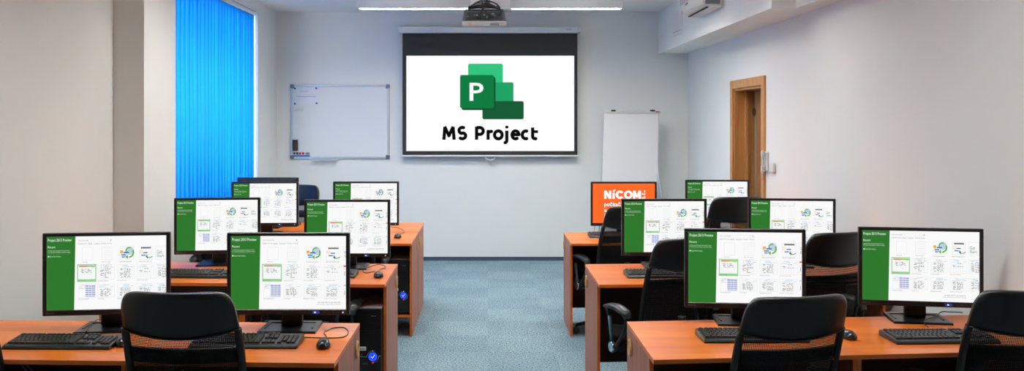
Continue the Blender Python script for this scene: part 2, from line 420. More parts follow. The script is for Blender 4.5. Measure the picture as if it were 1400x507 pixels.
desk_labels = {
 ('L1', 0): 'orange-brown wooden desk at the front left beside the aisle', ('L1', 1): 'orange-brown wooden desk at the front left beside the left wall',
 ('L2', 0): 'wooden desk of the middle left row beside the aisle, black computer tower inside', ('L2', 1): 'wooden desk of the middle left row against the left wall',
 ('L3', 0): 'wooden desk of the third left row beside the aisle, joined back to back with another', ('L3', 1): 'wooden desk of the third left row by the pillar, below the blue blind',
 ('R1', 0): 'wooden desk at the front right beside the aisle', ('R1', 1): 'wooden desk at the front right beside the right wall',
 ('R2', 0): 'wooden desk of the middle right row beside the aisle', ('R2', 1): 'wooden desk of the middle right row beside the right wall',
 ('R3', 0): 'wooden desk by the aisle carrying the monitor with the orange screen', ('R3', 1): 'wooden desk of the far right row near the door'}
for k, (x, y, th, hand, dp, dw) in rows.items():
    for j in range(2):
        d = make_desk(th, dw, dp, shelf=(hand < 0), caps=((1,) if j == 0 else ()), hand=hand)
        d.location = (x+hand*dw*j, y+dw*j*math.tan(math.radians(th)), 0)
        tag(d, desk_labels[(k, j)], 'desk', DG)
# the far left desks stand back to back with the third row, their seats on the far side
for j in range(2):
    d = make_desk(-1.0, 0.875, 0.70, shelf=False, caps=((1,) if j == 0 else ()), hand=1)
    d.location = (-0.602-0.875*j, 8.300+0.875*j*math.tan(math.radians(1)), 0); d.rotation_euler = (0, 0, PI)
    tag(d, ('far left wooden desk beside the aisle, backing onto the third row' if j == 0 else 'far left wooden desk under the blue blind, backing onto the third row'), 'desk', DG)

# ------------------------------------------------------------------ monitor screens
MW, MH = 0.557, 0.373
SX0, SX1 = -MW/2+0.0165, MW/2-0.0165
SZ0, SZ1 = 0.0245, MH-0.0150        # above the lower edge of the housing
SW, SH = SX1-SX0, SZ1-SZ0
G_GREEN = glow('screen_green', rgb(48, 120, 46)); G_WHITE = glow('screen_white', rgb(250, 250, 250)); G_TEXTW = glow('screen_text_white', rgb(225, 240, 222))
G_GREY = glow('screen_grey_line', rgb(206, 210, 214)); G_DARK = glow('screen_dark_text', rgb(110, 110, 112)); G_SEL = glow('screen_selected_green', rgb(150, 212, 148))
G_ORA = glow('screen_orange', rgb(232, 96, 40)); G_LGR = glow('screen_lime', rgb(130, 190, 60)); G_BLUE = glow('screen_blue', rgb(52, 118, 200)); G_LBL = glow('screen_light_blue', rgb(196, 216, 236))
G_VIO = glow('screen_blue_table', rgb(150, 162, 220)); G_YEL = glow('screen_yellow', rgb(246, 200, 70)); G_ICG = glow('screen_icon_green', rgb(90, 180, 70)); G_TEAL = glow('screen_teal', rgb(50, 140, 110))
G_SKY = glow('screen_icon_sky', rgb(190, 210, 222)); G_RED = glow('screen_rim_red', rgb(120, 50, 36)); G_BLK = glow('screen_black_text', rgb(40, 40, 42)); G_NIC = glow('screen_nicom_orange', rgb(255, 108, 44))
G_THUMB = glow('screen_thumb_text', rgb(150, 150, 150)); G_PUREW = glow('screen_pure_white', rgb(255, 255, 255))
class Scr:
    def __init__(s, ku=1.0): s.mb = MB(); s.ku = ku
    def xz(s, u, v): return SX0+u*s.ku*SW, SZ1-v*SH
    def rect(s, u0, u1, v0, v1, m, layer=1):
        (x0, z0), (x1, z1) = s.xz(u0, v1), s.xz(u1, v0); y = -0.0004*layer
        s.mb.poly([(x0, y, z0), (x1, y, z0), (x1, y, z1), (x0, y, z1)], m)
    def quad(s, pts, m, layer=1):
        s.mb.poly([(s.xz(u, v)[0], -0.0004*layer, s.xz(u, v)[1]) for u, v in pts], m)
    def frame(s, u0, u1, v0, v1, t, m, layer=1):
        tv = t*SW/SH
        s.rect(u0, u1, v0, v0+tv, m, layer); s.rect(u0, u1, v1-tv, v1, m, layer); s.rect(u0, u0+t, v0+tv, v1-tv, m, layer); s.rect(u1-t, u1, v0+tv, v1-tv, m, layer)
    def text(s, t, u0, u1, v0, v1, m, bold=0.0, layer=2):
        (x0, z0), (x1, z1) = s.xz(u0, v1), s.xz(u1, v0); add_text(s.mb, t, x0, x1, z0, z1, -0.0004*layer, m, bold)
    def disc(s, u, v, r, m, layer=2, a0=0, a1=360, r2=0):
        cx, cz = s.xz(u, v); y = -0.0004*layer; n = 20
        A = [math.radians(a0+(a1-a0)*i/n) for i in range(n+1)]
        if r2:
            for i in range(n): s.mb.poly([(cx+q*math.cos(a), y, cz+q*math.sin(a)) for q, a in ((r, A[i]), (r, A[i+1]), (r2, A[i+1]), (r2, A[i]))], m)
        else: s.mb.poly([(cx+r*math.cos(a), y, cz+r*math.sin(a)) for a in A[:-1]], m)
def project_screen(ku=1.0):
    s = Scr(ku); R = random.Random(3); E = 1/ku
    s.rect(0, E, 0, 1, G_WHITE, 0)
    s.quad([(0, 1), (0.245, 1), (0.257, 0), (0, 0)], G_GREEN, 1)
    s.frame(-0.004, E+0.004, -0.006, 1.006, 0.005, G_RED, 1)
    s.text('Project 2013 Preview', 0.012, 0.222, 0.030, 0.080, G_TEXTW, 0.008)
    s.text('Recent', 0.012, 0.078, 0.128, 0.158, G_TEXTW, 0.0)
    s.text("You haven't opened any projects recently. To browse", 0.012, 0.205, 0.185, 0.202, G_TEXTW)
    s.text('for a project, start by clicking on Open Other Projects.', 0.012, 0.212, 0.208, 0.225, G_TEXTW)
    s.rect(0.012, 0.215, 0.240, 0.2415, glow('screen_green_line', rgb(100, 160, 96)), 2)
    s.rect(0.012, 0.024, 0.262, 0.280, G_TEXTW, 2); s.text('Open Other Projects', 0.030, 0.128, 0.262, 0.284, G_TEXTW)
    s.frame(0.275, 0.585, 0.040, 0.075, 0.0012, G_GREY, 1); s.text('Search online templates', 0.281, 0.375, 0.050, 0.068, G_DARK); s.disc(0.572, 0.057, 0.0022, G_DARK)
    for t, a, c in (('Suggested searches:', .277, .365), ('Business', .372, .408), ('Construction', .420, .475), ('Marketing', .488, .530), ('Planning', .542, .580)): s.text(t, a, c, 0.092, 0.112, G_DARK)
    cells = [(0.285, 0.435), (0.455, 0.607), (0.632, 0.785), (0.808, 0.962), (0.978, max(1.0, E-0.003))]
    # first line of templates
    s.frame(0.318, 0.412, 0.150, 0.325, 0.0016, G_GREY, 1); s.frame(0.492, 0.585, 0.150, 0.325, 0.0016, G_GREY, 1)
    for q in range(6): s.rect(0.502, 0.575, 0.172+q*0.025, 0.174+q*0.025, G_GREY, 1)
    s.frame(0.655, 0.778, 0.146, 0.330, 0.0014, G_GREY, 1)
    s.disc(0.742, 0.205, 0.019, G_SKY, 2); s.disc(0.738, 0.205, 0.016, G_ICG, 3, 60, 200, 0.011); s.disc(0.733, 0.230, 0.025, G_ICG, 3, 275, 390, 0.018)
    s.quad([(0.700, 0.288), (0.728, 0.262), (0.728, 0.318)], G_ICG, 4); s.rect(0.658, 0.684, 0.198, 0.240, G_YEL, 4); s.frame(0.662, 0.680, 0.205, 0.233, 0.003, G_ORA, 5)
    s.rect(0.688, 0.735, 0.220, 0.240, G_BLUE, 4); s.rect(0.668, 0.712, 0.252, 0.270, G_BLUE, 4); s.rect(0.672, 0.700, 0.282, 0.298, G_BLUE, 4)
    s.frame(0.828, 0.950, 0.146, 0.330, 0.0014, G_GREY, 1)
    s.rect(0.845, 0.935, 0.158, 0.178, G_DARK, 2); s.frame(0.845, 0.935, 0.178, 0.265, 0.0015, G_GREY, 2)
    s.frame(0.834, 0.858, 0.202, 0.240, 0.003, G_YEL, 4); s.rect(0.866, 0.905, 0.228, 0.243, G_BLUE, 4); s.rect(0.848, 0.885, 0.262, 0.277, G_BLUE, 4)
    s.disc(0.922, 0.262, 0.016, G_TEAL, 4, 180, 330, 0.0125); s.quad([(0.885, 0.290), (0.905, 0.270), (0.908, 0.318)], G_TEAL, 4)
    s.frame(0.975, E-0.001, 0.146, 0.330, 0.0014, G_GREY, 1)
    if ku < 1: s.text('Get', 0.990, 1.035, 0.200, 0.250, G_TEAL); s.text('Start', 0.990, 1.055, 0.258, 0.300, G_TEAL)
    else: s.text('G', 0.982, 0.998, 0.205, 0.240, G_TEAL); s.text('S', 0.984, 0.998, 0.260, 0.295, G_TEAL)
    for t, a, c in (('New Project', 0.318, 0.368), ('New from existing', 0.492, 0.572), ('New from Excel workbook', 0.655, 0.762), ('New from SharePoint List', 0.828, 0.940)): s.text(t, a, c, 0.345, 0.362, G_DARK)
    # thumbnails
    for ri, (v0, v1) in enumerate(((0.392, 0.590), (0.655, 0.835))):
        for ci, (a, c) in enumerate(cells):
            if ri == 0 and ci == 0:
                s.rect(0.272, 0.443, 0.380, 0.622, G_SEL, 1); s.rect(0.281, 0.434, 0.395, 0.585, G_WHITE, 2)
                s.rect(0.290, 0.365, 0.400, 0.416, G_ORA, 3); s.rect(0.365, 0.434, 0.400, 0.416, G_LGR, 3)
                base = 3
            else:
                s.frame(a, c, v0, v1, 0.0014, G_GREY, 1); base = 2
                if c-a > 0.05:
                    for q in range(3):
                        x = a+0.01+R.random()*0.05; s.rect(x, min(c-0.01, x+0.03+R.random()*0.05), v0+0.008+q*0.013, v0+0.015+q*0.013, G_LBL, 2)
                    if ri == 0 and ci == 1: s.disc(a+0.055, v0+0.03, 0.012, G_GREY, 3, 0, 360, 0.010); s.disc(a+0.1, v0+0.02, 0.012, G_GREY, 3, 0, 360, 0.010)
            if c-a < 0.05:
                s.rect(a, c, v0+0.01, v0+0.03, G_LBL if ri else G_ORA, 2); s.rect(a+0.006, c, v0+0.06, v0+0.065, G_GREY, 2)
                s.rect(a+0.008, a+0.012, v0+0.09, v0+0.15, G_DARK, 2); continue
            if ri == 1 and ci == 0:
                s.text('Agile', a+0.006, a+0.030, v0+0.025, v0+0.040, G_DARK); s.text('planning', a+0.006, a+0.046, v0+0.046, v0+0.062, G_DARK)
                s.rect(a+0.062, c-0.003, v0+0.014, v1-0.012, G_VIO, 2)
                for q in range(5): s.rect(a+0.062, c-0.003, v0+0.034+q*0.028, v0+0.044+q*0.028, G_WHITE, 3)
                for q in (0.090, 0.116): s.rect(a+q, a+q+0.003, v0+0.014, v1-0.012, G_WHITE, 3)
                continue
            gx0, gx1 = a+0.010, c-0.012; gy0 = v0+0.045
            for q in range(5): s.rect(gx0, gx1, gy0+0.004+q*(v1-gy0-0.01)/5, gy0+0.0055+q*(v1-gy0-0.01)/5, G_GREY, base)
            for q in range(6): s.rect(gx0+q*(gx1-gx0)/6, gx0+0.001+q*(gx1-gx0)/6, gy0, v1-0.006, G_GREY, base)
            nrow = (4 if (ri == 0 and ci in (0, 3)) else 9)
            for q in range(nrow):
                v = gy0+0.010+q*0.0145
                if v > v1-0.014: break
                x = a+0.022+R.choice((0, 0.004, 0.008))
                for seg in ((0, 0.016+R.random()*0.014), (0.036, 0.046+R.random()*0.01), (0.056, 0.068+R.random()*0.008), (0.078, 0.088)):
                    if R.random() < 0.82: s.rect(x+seg[0], x+seg[1], v, v+0.0075, G_THUMB, base+1)
            s.rect(c-0.034, c-0.008, v0+0.030, v0+0.033, G_DARK, base+1)
    for t, a, c, v in (('Agile Project Plan', 0.281, 0.345, 0.597), ('Commercial Construction', 0.456, 0.545, 0.602), ('Marketing Campaign', 0.632, 0.715, 0.602), ('Simple Project Plan', 0.808, 0.905, 0.602),
                       ('Microsoft SCRUM', 0.285, 0.375, 0.846), ('Annual Report', 0.455, 0.520, 0.846), ('Residential Construction', 0.632, 0.730, 0.846), ('Merger or Acquisition', 0.808, 0.925, 0.846)):
        s.text(t, a, c, v, v+0.015, G_DARK)
    s.text('GET MORE HELP TO USE TEMPLATES', 0.755, 0.950, 0.900, 0.916, G_BLK, 0.0); s.text('Use the search box above to find more templates', 0.745, 0.955, 0.926, 0.942, G_DARK)
    return s.mb
def nicom_screen():
    s = Scr(); s.rect(0, 1, 0, 1, G_NIC, 0)
    V0, V1 = 0.182, 0.388
    # heavy grotesque capitals cut as polygons
    s.quad([(0.183, V1), (0.183, V0), (0.222, V0), (0.222, V1)], G_PUREW, 2); s.quad([(0.262, V1), (0.262, V0), (0.300, V0), (0.300, V1)], G_PUREW, 2)
    s.quad([(0.183, V0), (0.226, V0), (0.300, V1), (0.257, V1)], G_PUREW, 3)
    s.rect(0.316, 0.355, 0.232, V1, G_PUREW, 2); s.quad([(0.318, 0.212), (0.335, 0.158), (0.372, 0.158), (0.345, 0.212)], G_PUREW, 2)
    def ring(u, ru, a0, a1, w_=0.042):
        n = 22; A = [math.radians(a0+(a1-a0)*k/n) for k in range(n+1)]; vc = (V0+V1)/2; rv = (V1-V0)/2+0.004; wv = w_*SW/SH*0.82
        for k in range(n):
            s.quad([(u+ru*math.cos(A[k]), vc-rv*math.sin(A[k])), (u+ru*math.cos(A[k+1]), vc-rv*math.sin(A[k+1])),
                    (u+(ru-w_)*math.cos(A[k+1]), vc-(rv-wv)*math.sin(A[k+1])), (u+(ru-w_)*math.cos(A[k]), vc-(rv-wv)*math.sin(A[k]))], G_PUREW, 2)
    ring(0.437, 0.068, 34, 326); ring(0.573, 0.071, 0, 360)
    s.quad([(0.648, V1), (0.648, V0), (0.686, V0), (0.686, V1)], G_PUREW, 2); s.quad([(0.740, V1), (0.740, V0), (0.778, V0), (0.778, V1)], G_PUREW, 2)
    s.quad([(0.648, V0), (0.690, V0), (0.728, V1-0.03), (0.698, V1-0.03)], G_PUREW, 3); s.quad([(0.736, V0), (0.778, V0), (0.728, V1-0.03), (0.698, V1-0.03)], G_PUREW, 4)
    s.rect(0.792, 0.815, 0.345, 0.388, G_PUREW, 2); s.rect(0.792, 0.815, 0.245, 0.288, G_PUREW, 2)
    for q, (g0, g1) in enumerate(((0.175, 0.230), (0.255, 0.300), (0.325, 0.388))): s.rect(0.828, 0.846, g0, g1, G_PUREW, 2)
    s.text('počítač', 0.185, 0.452, 0.470, 0.605, G_PUREW, 0.022); s.text('a foto', 0.185, 0.420, 0.625, 0.722, G_PUREW, 0.022); s.text('škola', 0.185, 0.395, 0.765, 0.870, G_PUREW, 0.022)
    return s.mb

def monitor_housing():
    m = MB()
    # rim of four bars round the screen, dished back shell behind
    y0, y1 = 0.0, 0.022
    m.box(-MW/2, MW/2, y0, y1, MH-0.0150, MH, 0.0022); m.box(-MW/2, MW/2, y0, y1, 0, 0.0245, 0.0022)
    m.box(-MW/2, -MW/2+0.0165, y0, y1, 0.022, MH-0.013, 0.0015); m.box(MW/2-0.0165, MW/2, y0, y1, 0.022, MH-0.013, 0.0015)
    a, c = 0.022, 0.052
    m.hexa([(-MW/2+0.003, a, 0.003), (MW/2-0.003, a, 0.003), (MW/2-0.003, a, MH-0.003), (-MW/2+0.003, a, MH-0.003)],
           [(-MW/2+0.06, c, 0.05), (MW/2-0.06, c, 0.05), (MW/2-0.06, c, MH-0.05), (-MW/2+0.06, c, MH-0.05)])
    m.box(-MW/2+0.01, MW/2-0.01, 0.008, 0.022, 0.01, MH-0.01)
    return m
LOGO = mat('bezel_lettering', rgb(96, 96, 104), 0.5)
def make_monitor(screen_builder, name='computer_monitor'):
    t = empty(name)
    z0 = 0.075; y = -0.055
    h = monitor_housing().build('housing', BEZEL, t, (0, y, z0))
    sc = screen_builder().build('screen', None, t, (0, y+0.0055, z0), recalc=False)
    m = MB()      # base plate with a raised rim and a sunken tray
    m.hexa([(-0.132, -0.10, 0), (0.132, -0.10, 0), (0.128, 0.105, 0), (-0.128, 0.105, 0)], [(-0.130, -0.097, 0.010), (0.130, -0.097, 0.010), (0.124, 0.102, 0.014), (-0.124, 0.102, 0.014)])
    m.box(-0.105, 0.105, 0.060, 0.066, 0.011, 0.0165); m.box(-0.110, -0.104, -0.045, 0.066, 0.010, 0.0150); m.box(0.104, 0.110, -0.045, 0.066, 0.010, 0.0150)
    m.build('base', BASEM, t)
    m = MB(); m.box(-0.048, 0.048, 0.015, 0.050, 0.010, 0.245, 0.006); m.box(-0.060, 0.060, -0.006, 0.020, z0+0.09, z0+0.24, 0.004); m.build('neck', BLACKP, t)
    m = MB(); m.cyl((MW/2-0.030, y-0.0012, z0+0.0115), (MW/2-0.030, y+0.002, z0+0.0115), 0.0034, n=16); m.build('power_light', glow('power_light_white_blue', rgb(205, 225, 255), 1.0), h).location = (0, -y, -z0)
    m = MB()
    for q in range(5): m.cyl((MW/2-0.052-q*0.021, -0.0008, 0.0115), (MW/2-0.052-q*0.021, 0.002, 0.0115), 0.0016, n=10, m=LOGO)
    m.build('button_row', None, h)
    m = MB(); m.box(-0.032, 0.020, -0.0006, 0.001, 0.008, 0.014); m.build('sensor_slot', SLIT, h)
    m = MB(); m.box(MW/2-0.168, MW/2-0.138, -0.0007, 0.001, 0.006, 0.018, m=glow('sticker_blue_glow', rgb(70, 84, 200), 0.6)); m.box(MW/2-0.160, MW/2-0.153, -0.0010, 0.0, 0.0085, 0.0155, m=G_TEXTW); m.build('sticker', None, h)  # the sticker is no lamp; its brightness is put in as glow
    m = MB(); add_text(m, 'BenQ', -MW/2+0.016, -MW/2+0.052, 0.008, 0.017, -0.0012, LOGO, 0.02); m.build('lettering', None, h, recalc=False)
    return t
mon = make_monitor(project_screen); nic = None
mon_wide = make_monitor(lambda: project_screen(0.93)); used_wide = False
WIDE = (0, 2, 7, 10)
MG = 'monitors showing the green and white project page'
mons = [  # px centre, scale (px per metre), yaw, label
 (145.6, 301, 6, 'monitor on the front left desk by the wall, its corner behind a chair back'),
 (394.0, 301, 0, 'monitor on the front left desk beside the aisle, nearest in the left block'),
 (297.0, 206, 6, 'monitor of the middle left row, standing before the blue blind'),
 (474.5, 211, 0, 'monitor of the middle left row, beside the aisle'),
 (362.2, 162, 3, 'monitor of the third left row, right in front of a monitor turned away'),
 (500.3, 161.5, 0, 'monitor of the third left row beside the aisle, furthest right in the left block'),
 (908.2, 209, 0, 'monitor of the middle right row beside the aisle, nearer than the orange screen'),
 (1082.7, 208, -6, 'monitor of the middle right row standing nearer the right wall'),
 (980.9, 157, 0, 'small-looking monitor of the far right row below the door'),
 (1018.5, 291, -5, 'monitor on the front right desk beside the aisle, behind a black chair'),
 (1258.6, 288, -9, 'monitor on the front right desk by the right wall')]
for i, (px, s, yaw, lab) in enumerate(mons):
    if i in WIDE: o = copy_tree(mon_wide) if used_wide else mon_wide; used_wide = True
    else: o = mon if i == 1 else copy_tree(mon)
    d = F/s; a = math.radians(yaw); off = Vector((0.055*-math.sin(a), 0.055*math.cos(a), 0))
    o.location = (px-HX)/s+off.x, d+off.y, DESK; o.rotation_euler = (0, 0, a)
    tag(o, lab, 'monitor', MG)
nic = make_monitor(nicom_screen); d = F/162; nic.location = ((852.9-HX)/162, d+0.055, DESK); tag(nic, 'monitor with an orange screen and white lettering in front of the flip chart', 'monitor')
def blank():
    s = Scr(); s.rect(0, 1, 0, 1, mat('screen_off', rgb(12, 13, 16), 0.2), 0); return s.mb
rear = make_monitor(blank); rear.location = ((367-HX)/150, F/150-0.055, DESK); rear.rotation_euler = (0, 0, PI)
tag(rear, 'black monitor turned away, its top showing above another monitor near the blue blind', 'monitor')

# ------------------------------------------------------------------ keyboards and mice
def make_keyboard():
    t = empty('computer_keyboard')
    m = MB()
    pr = [(-0.085, 0.0), (0.078, 0.0), (0.078, 0.026), (0.066, 0.030), (-0.060, 0.018), (-0.078, 0.014), (-0.085, 0.006)]
    m.prism(pr, -0.2275, 0.2275, axis='X', bevel=0.0015); m.build('body', KEYB, t)
    def zt(y): return 0.018+(y+0.060)*(0.012/0.126)
    def key(mb, x0, x1, y0, y1):
        h = 0.0065; i = 0.0022
        mb.hexa([(x0, y0, zt(y0)-0.001), (x1, y0, zt(y0)-0.001), (x1, y1, zt(y1)-0.001), (x0, y1, zt(y1)-0.001)],
                [(x0+i, y0+i*0.5, zt(y0)+h), (x1-i, y0+i*0.5, zt(y0)+h), (x1-i, y1-i*1.2, zt(y1)+h), (x0+i, y1-i*1.2, zt(y1)+h)])
    P = 0.0188; g = 0.0014
    m = MB()
    for r in range(6):
        y0 = -0.058+r*P+(0.006 if r == 5 else 0)
        x = -0.219; wid = [[1.4, 1.1, 1.2, 5.6, 1.2, 1.1, 1.1, 1.4], [2.2]+[1]*10+[2.8-0.0], [1.7]+[1]*11+[1.3+1.0], [1.4]+[1]*12+[1.6], [1]*13+[2.0], [1]*13][r]
        tot = sum(wid); sc = (0.285/P)/tot if r < 5 else (0.285/P)/13.8
        for k, w in enumerate(wid):
            if r == 0 and k == 3: x += w*P*sc; continue
            if r == 5 and k in (1, 5, 9): x += 0.2*P
            key(m, x+g/2, x+w*P*sc-g/2, y0, y0+P-g); x += w*P*sc
    m.build('letter_keys', KEYS, t)
    m = MB(); key(m, -0.219+0.285*0.2625, -0.219+0.285*0.66, -0.058, -0.058+P-g); m.build('space_bar', KEYS, t)
    m = MB()
    for r, ks in ((0, (0, 1, 2)), (1, (1,)), (3, (0, 1, 2)), (4, (0, 1, 2)), (5, (0, 1, 2))):
        for k in ks: key(m, 0.0735+k*P, 0.0735+k*P+P-g, -0.058+r*P+(0.006 if r == 5 else 0), -0.058+r*P+P-g+(0.006 if r == 5 else 0))
    m.build('navigation_keys', KEYS, t)
    m = MB()
    for r in range(5):
        for k in range(4):
            if r == 0 and k == 1: continue
            key(m, 0.139+k*P*1.02, 0.139+k*P*1.02+P-g, -0.058+r*P, -0.058+r*P+P-g)
    m.build('number_pad', KEYS, t)
    return t
kb = make_keyboard()
KG = 'black keyboards on the desks'
kbs = [(76, 477.5, -1, 'black keyboard at the left edge, on the front left desk by the wall'),
 (331, 476.5, 0, 'black keyboard below the nearest left monitor, half hidden by a chair'),
 (268, 380, -2, 'black keyboard seen between the two front left monitors'),
 (434, 380, 0, 'black keyboard behind the front left monitor, only its right end showing'),
 (372, 309.5, 0, 'black keyboard at the far left desk, under the right corner of a monitor'),
 (1035, 468.5, 1, 'black keyboard on the front right desk beside the aisle, left of a chair back'),
 (1297, 470, 2, 'black keyboard on the front right desk by the right wall'),
 (909, 380, 1, 'black keyboard of the middle right row beside the aisle'),
 (844, 325, 0, 'black keyboard in front of the orange screen')]
for i, (px, py, yaw, lab) in enumerate(kbs):
    o = kb if i == 0 else copy_tree(kb)
    q = on_desk(px, py, DESK+0.002); q.y += 0.085; q.x = (px-HX)*(q.y-0.085)/F
    o.location = (q.x, q.y, DESK); o.rotation_euler = (0, 0, math.radians(yaw)); tag(o, lab, 'keyboard', KG)

def make_mouse():
    t = empty('computer_mouse')
    def shell(z_scale, sh=1.0):
        m = MB(); b_ = bmesh.new(); bmesh.ops.create_uvsphere(b_, u_segments=24, v_segments=14, radius=1)
        for v in b_.verts:
            x, y, z = v.co
            if z < 0: z *= 0.12
            v.co = (x*0.031*(1-0.10*y), y*0.055, 0.006+z*0.031*(1-0.18*y)); 
        for f in b_.faces: f.smooth = True
        m.merge(b_); return m
    shell(1).build('shell', mat('mouse_plastic', rgb(28, 32, 38), 0.22), t)
    m = MB(); m.cyl((-0.003, 0.028, 0.0245), (0.003, 0.028, 0.0245), 0.007, n=16); m.build('scroll_wheel', GREYP, t)
    return t
ms = make_mouse()
mice = [(442.5, 473, 5, 'black mouse with a looping cable on the front left desk beside the aisle'), (168, 470, 10, 'dark mouse on the front left desk, partly behind a chair back'),
 (517.5, 377.5, 5, 'black mouse of the middle left row beside the aisle'), (544, 324, 0, 'black mouse of the third left row, beside the aisle'),
 (1160, 461, 0, 'black mouse on the front right desk, peeking out right of a chair back')]
for i, (px, py, yaw, lab) in enumerate(mice):
    o = ms if i == 0 else copy_tree(ms)
    o.location = on_desk(px, py+1, DESK); o.rotation_euler = (0, 0, math.radians(yaw)); tag(o, lab, 'mouse', 'black computer mice')

def smooth_path(pts, n=6):
    P = [Vector(p) for p in pts]; P = [P[0]]+P+[P[-1]]; out = []
    for i in range(1, len(P)-2):
        for k in range(n):
            t = k/n; a, b_, c, d_ = P[i-1:i+3]
            out.append(0.5*((2*b_)+(c-a)*t+(2*a-5*b_+4*c-d_)*t*t+(3*b_-a-3*c+d_)*t**3))
    out.append(P[-2]); return out
def cable(pixels, label, name='mouse_cable', m=CABLE, r=0.0024, group='cables lying on the desks'):
    pts = [on_desk(x, y, DESK+r) for x, y in pixels]
    b_ = MB(); b_.tube(smooth_path(pts), r, 6); return tag(b_.build(name, m), label, 'cable', group)
cable([(447.5, 466), (446, 459), (443, 455), (449, 451), (456, 448), (470, 447.5), (476, 453), (473, 459), (462, 461.5), (440, 461.5), (416, 461)], 'thin black cable looping behind the mouse on the front left desk')
cable([(519, 371.5), (520, 368), (527, 365.8), (524, 362.5), (514, 361.8), (497, 369), (500, 373), (512, 371)], 'thin black cable behind the mouse of the middle left row')
cable([(546, 319.5), (553, 317.8), (550, 314), (541, 310.5), (530, 310)], 'thin black cable behind the mouse of the third left row')
cable([(1269, 452), (1263, 445), (1268, 440), (1279, 437), (1287, 430.5), (1300, 430.5), (1316, 431)], 'thin black keyboard cable beside the monitor base on the front right desk', 'keyboard_cable')
cable([(118, 458), (123, 449), (130, 443), (137, 439.5)], 'thin black cable over the monitor base on the front left desk by the wall', 'keyboard_cable')
bpy.data.objects['keyboard_cable.001'].location.z += 0.015; bpy.data.objects['keyboard_cable'].location.z += 0.015
# loose cable hanging in front of the wall, left of the easel, and two grey ones under the left desk
b = MB(); b.tube(smooth_path([W(813.5, 306, 7.45), W(812.5, 311, 7.42), W(812, 317, 7.35)]), 0.0025, 6); tag(b.build('keyboard_cable', mat('cable_pale', rgb(150, 150, 146), 0.5)), 'pale thin cable hanging behind the orange-screen monitor', 'cable')
b = MB()
b.tube(smooth_path([W(24, 490, 3.75), W(30, 499, 3.7), W(45, 520, 3.68), (-1.75, 3.7, 0.35)]), 0.004, 6)
b.tube(smooth_path([W(30, 490, 3.78), W(37, 499, 3.72), W(50, 512, 3.7), (-1.68, 3.7, 0.4)]), 0.004, 6)
tag(b.build('loose_cables', CABLEG), 'two grey cables hanging under the front left desk by the wall', 'cables')

# ------------------------------------------------------------------ computer towers
def make_tower():
    t = empty('computer_tower')                      # origin: front, bottom centre; 0.18 wide, 0.43 deep, 0.43 high
    m = MB(); m.box(-0.09, 0.09, 0.012, 0.43, 0.008, 0.428, 0.003); m.build('case', PCM, t)
    m = MB(); m.box(-0.089, 0.089, 0.02, 0.425, 0.4283, 0.4305); m.build('lid', PCTOP, t)
    m = MB(); m.box(-0.09, 0.09, 0.0, 0.012, 0.008, 0.430, 0.003)
    for z in (0.30, 0.345, 0.39): m.box(-0.08, 0.08, -0.0012, 0.001, z, z+0.002)
    for z in (0.02, 0.035, 0.05): m.box(-0.07, 0.07, -0.0015, 0.001, z, z+0.004)
    fp = m.build('front_panel', PCM, t)
    cx, cz = 0.040, 0.148
    m = MB(); m.cyl((cx, -0.004, cz), (cx, 0.001, cz), 0.025, n=28, m=glow('blue_power_glow', rgb(36, 70, 255), 1.6))
    m.cyl((cx, -0.0055, cz), (cx, -0.0035, cz), 0.014, n=24, m=glow('blue_power_core', rgb(20, 60, 200), 1.0))
    m.tube([(cx-0.010, -0.007, cz+0.003), (cx-0.002, -0.007, cz-0.008), (cx+0.011, -0.007, cz+0.012)], 0.0022, 6, glow('power_mark_white', rgb(225, 235, 255), 1.0))
    m.build('power_button', None, fp)
    m = MB(); m.tube([(cx+0.034*math.cos(a), -0.003, cz+0.034*math.sin(a)) for a in [math.radians(70+q*8) for q in range(15)]]+[(-0.085, -0.003, cz+0.003)], 0.0018, 6, CHROME)
    m.tube([(cx+0.034*math.cos(a), -0.003, cz+0.034*math.sin(a)) for a in [math.radians(-80+q*8) for q in range(12)]]+[(0.085, -0.003, cz+0.004)], 0.0018, 6, CHROME)
    m.build('chrome_trim', None, fp)
    m = MB(); m.box(-0.048, 0.000, -0.002, 0.0, 0.185, 0.207, m=WHITEP); m.box(-0.040, -0.008, -0.0026, -0.001, 0.191, 0.197, m=GREYP); m.build('label_sticker', None, fp)
    m = MB(); m.cyl((cx, -0.003, 0.114), (cx, 0.001, 0.114), 0.005, n=14); m.build('red_light', glow('red_light', rgb(255, 40, 40), 1.0), fp)
    m = MB(); m.cyl((-0.045, -0.002, 0.160), (-0.045, 0.001, 0.160), 0.0022, n=8, m=glow('green_light', rgb(70, 220, 100), 1.0)); m.cyl((-0.026, -0.002, 0.160), (-0.026, 0.001, 0.160), 0.0022, n=8, m=glow('orange_light', rgb(230, 110, 60), 1.0))
    m.build('indicator_lights', None, fp)
    m = MB(); add_text(m, 'ASUS', -0.022, 0.010, 0.104, 0.113, -0.0016, LOGO, 0.01); m.build('lettering', None, fp, recalc=False)
    m = MB(); m.box(0.030, 0.044, -0.002, 0.0, 0.384, 0.388, m=GREYP); m.box(0.050, 0.058, -0.002, 0.0, 0.383, 0.389, m=GREYP); m.build('drive_button', None, fp)
    return t
tw = make_tower(); tw.location = (-0.716, 5.160, 0.166+0.008)
tag(tw, 'black computer tower with blue light inside the middle left desk', 'computer', 'black computer towers')
t2 = copy_tree(tw); t2.location = (-0.712, 6.985, 0.166+0.008)
tag(t2, 'black computer tower on the low shelf of the third left desk', 'computer', 'black computer towers')

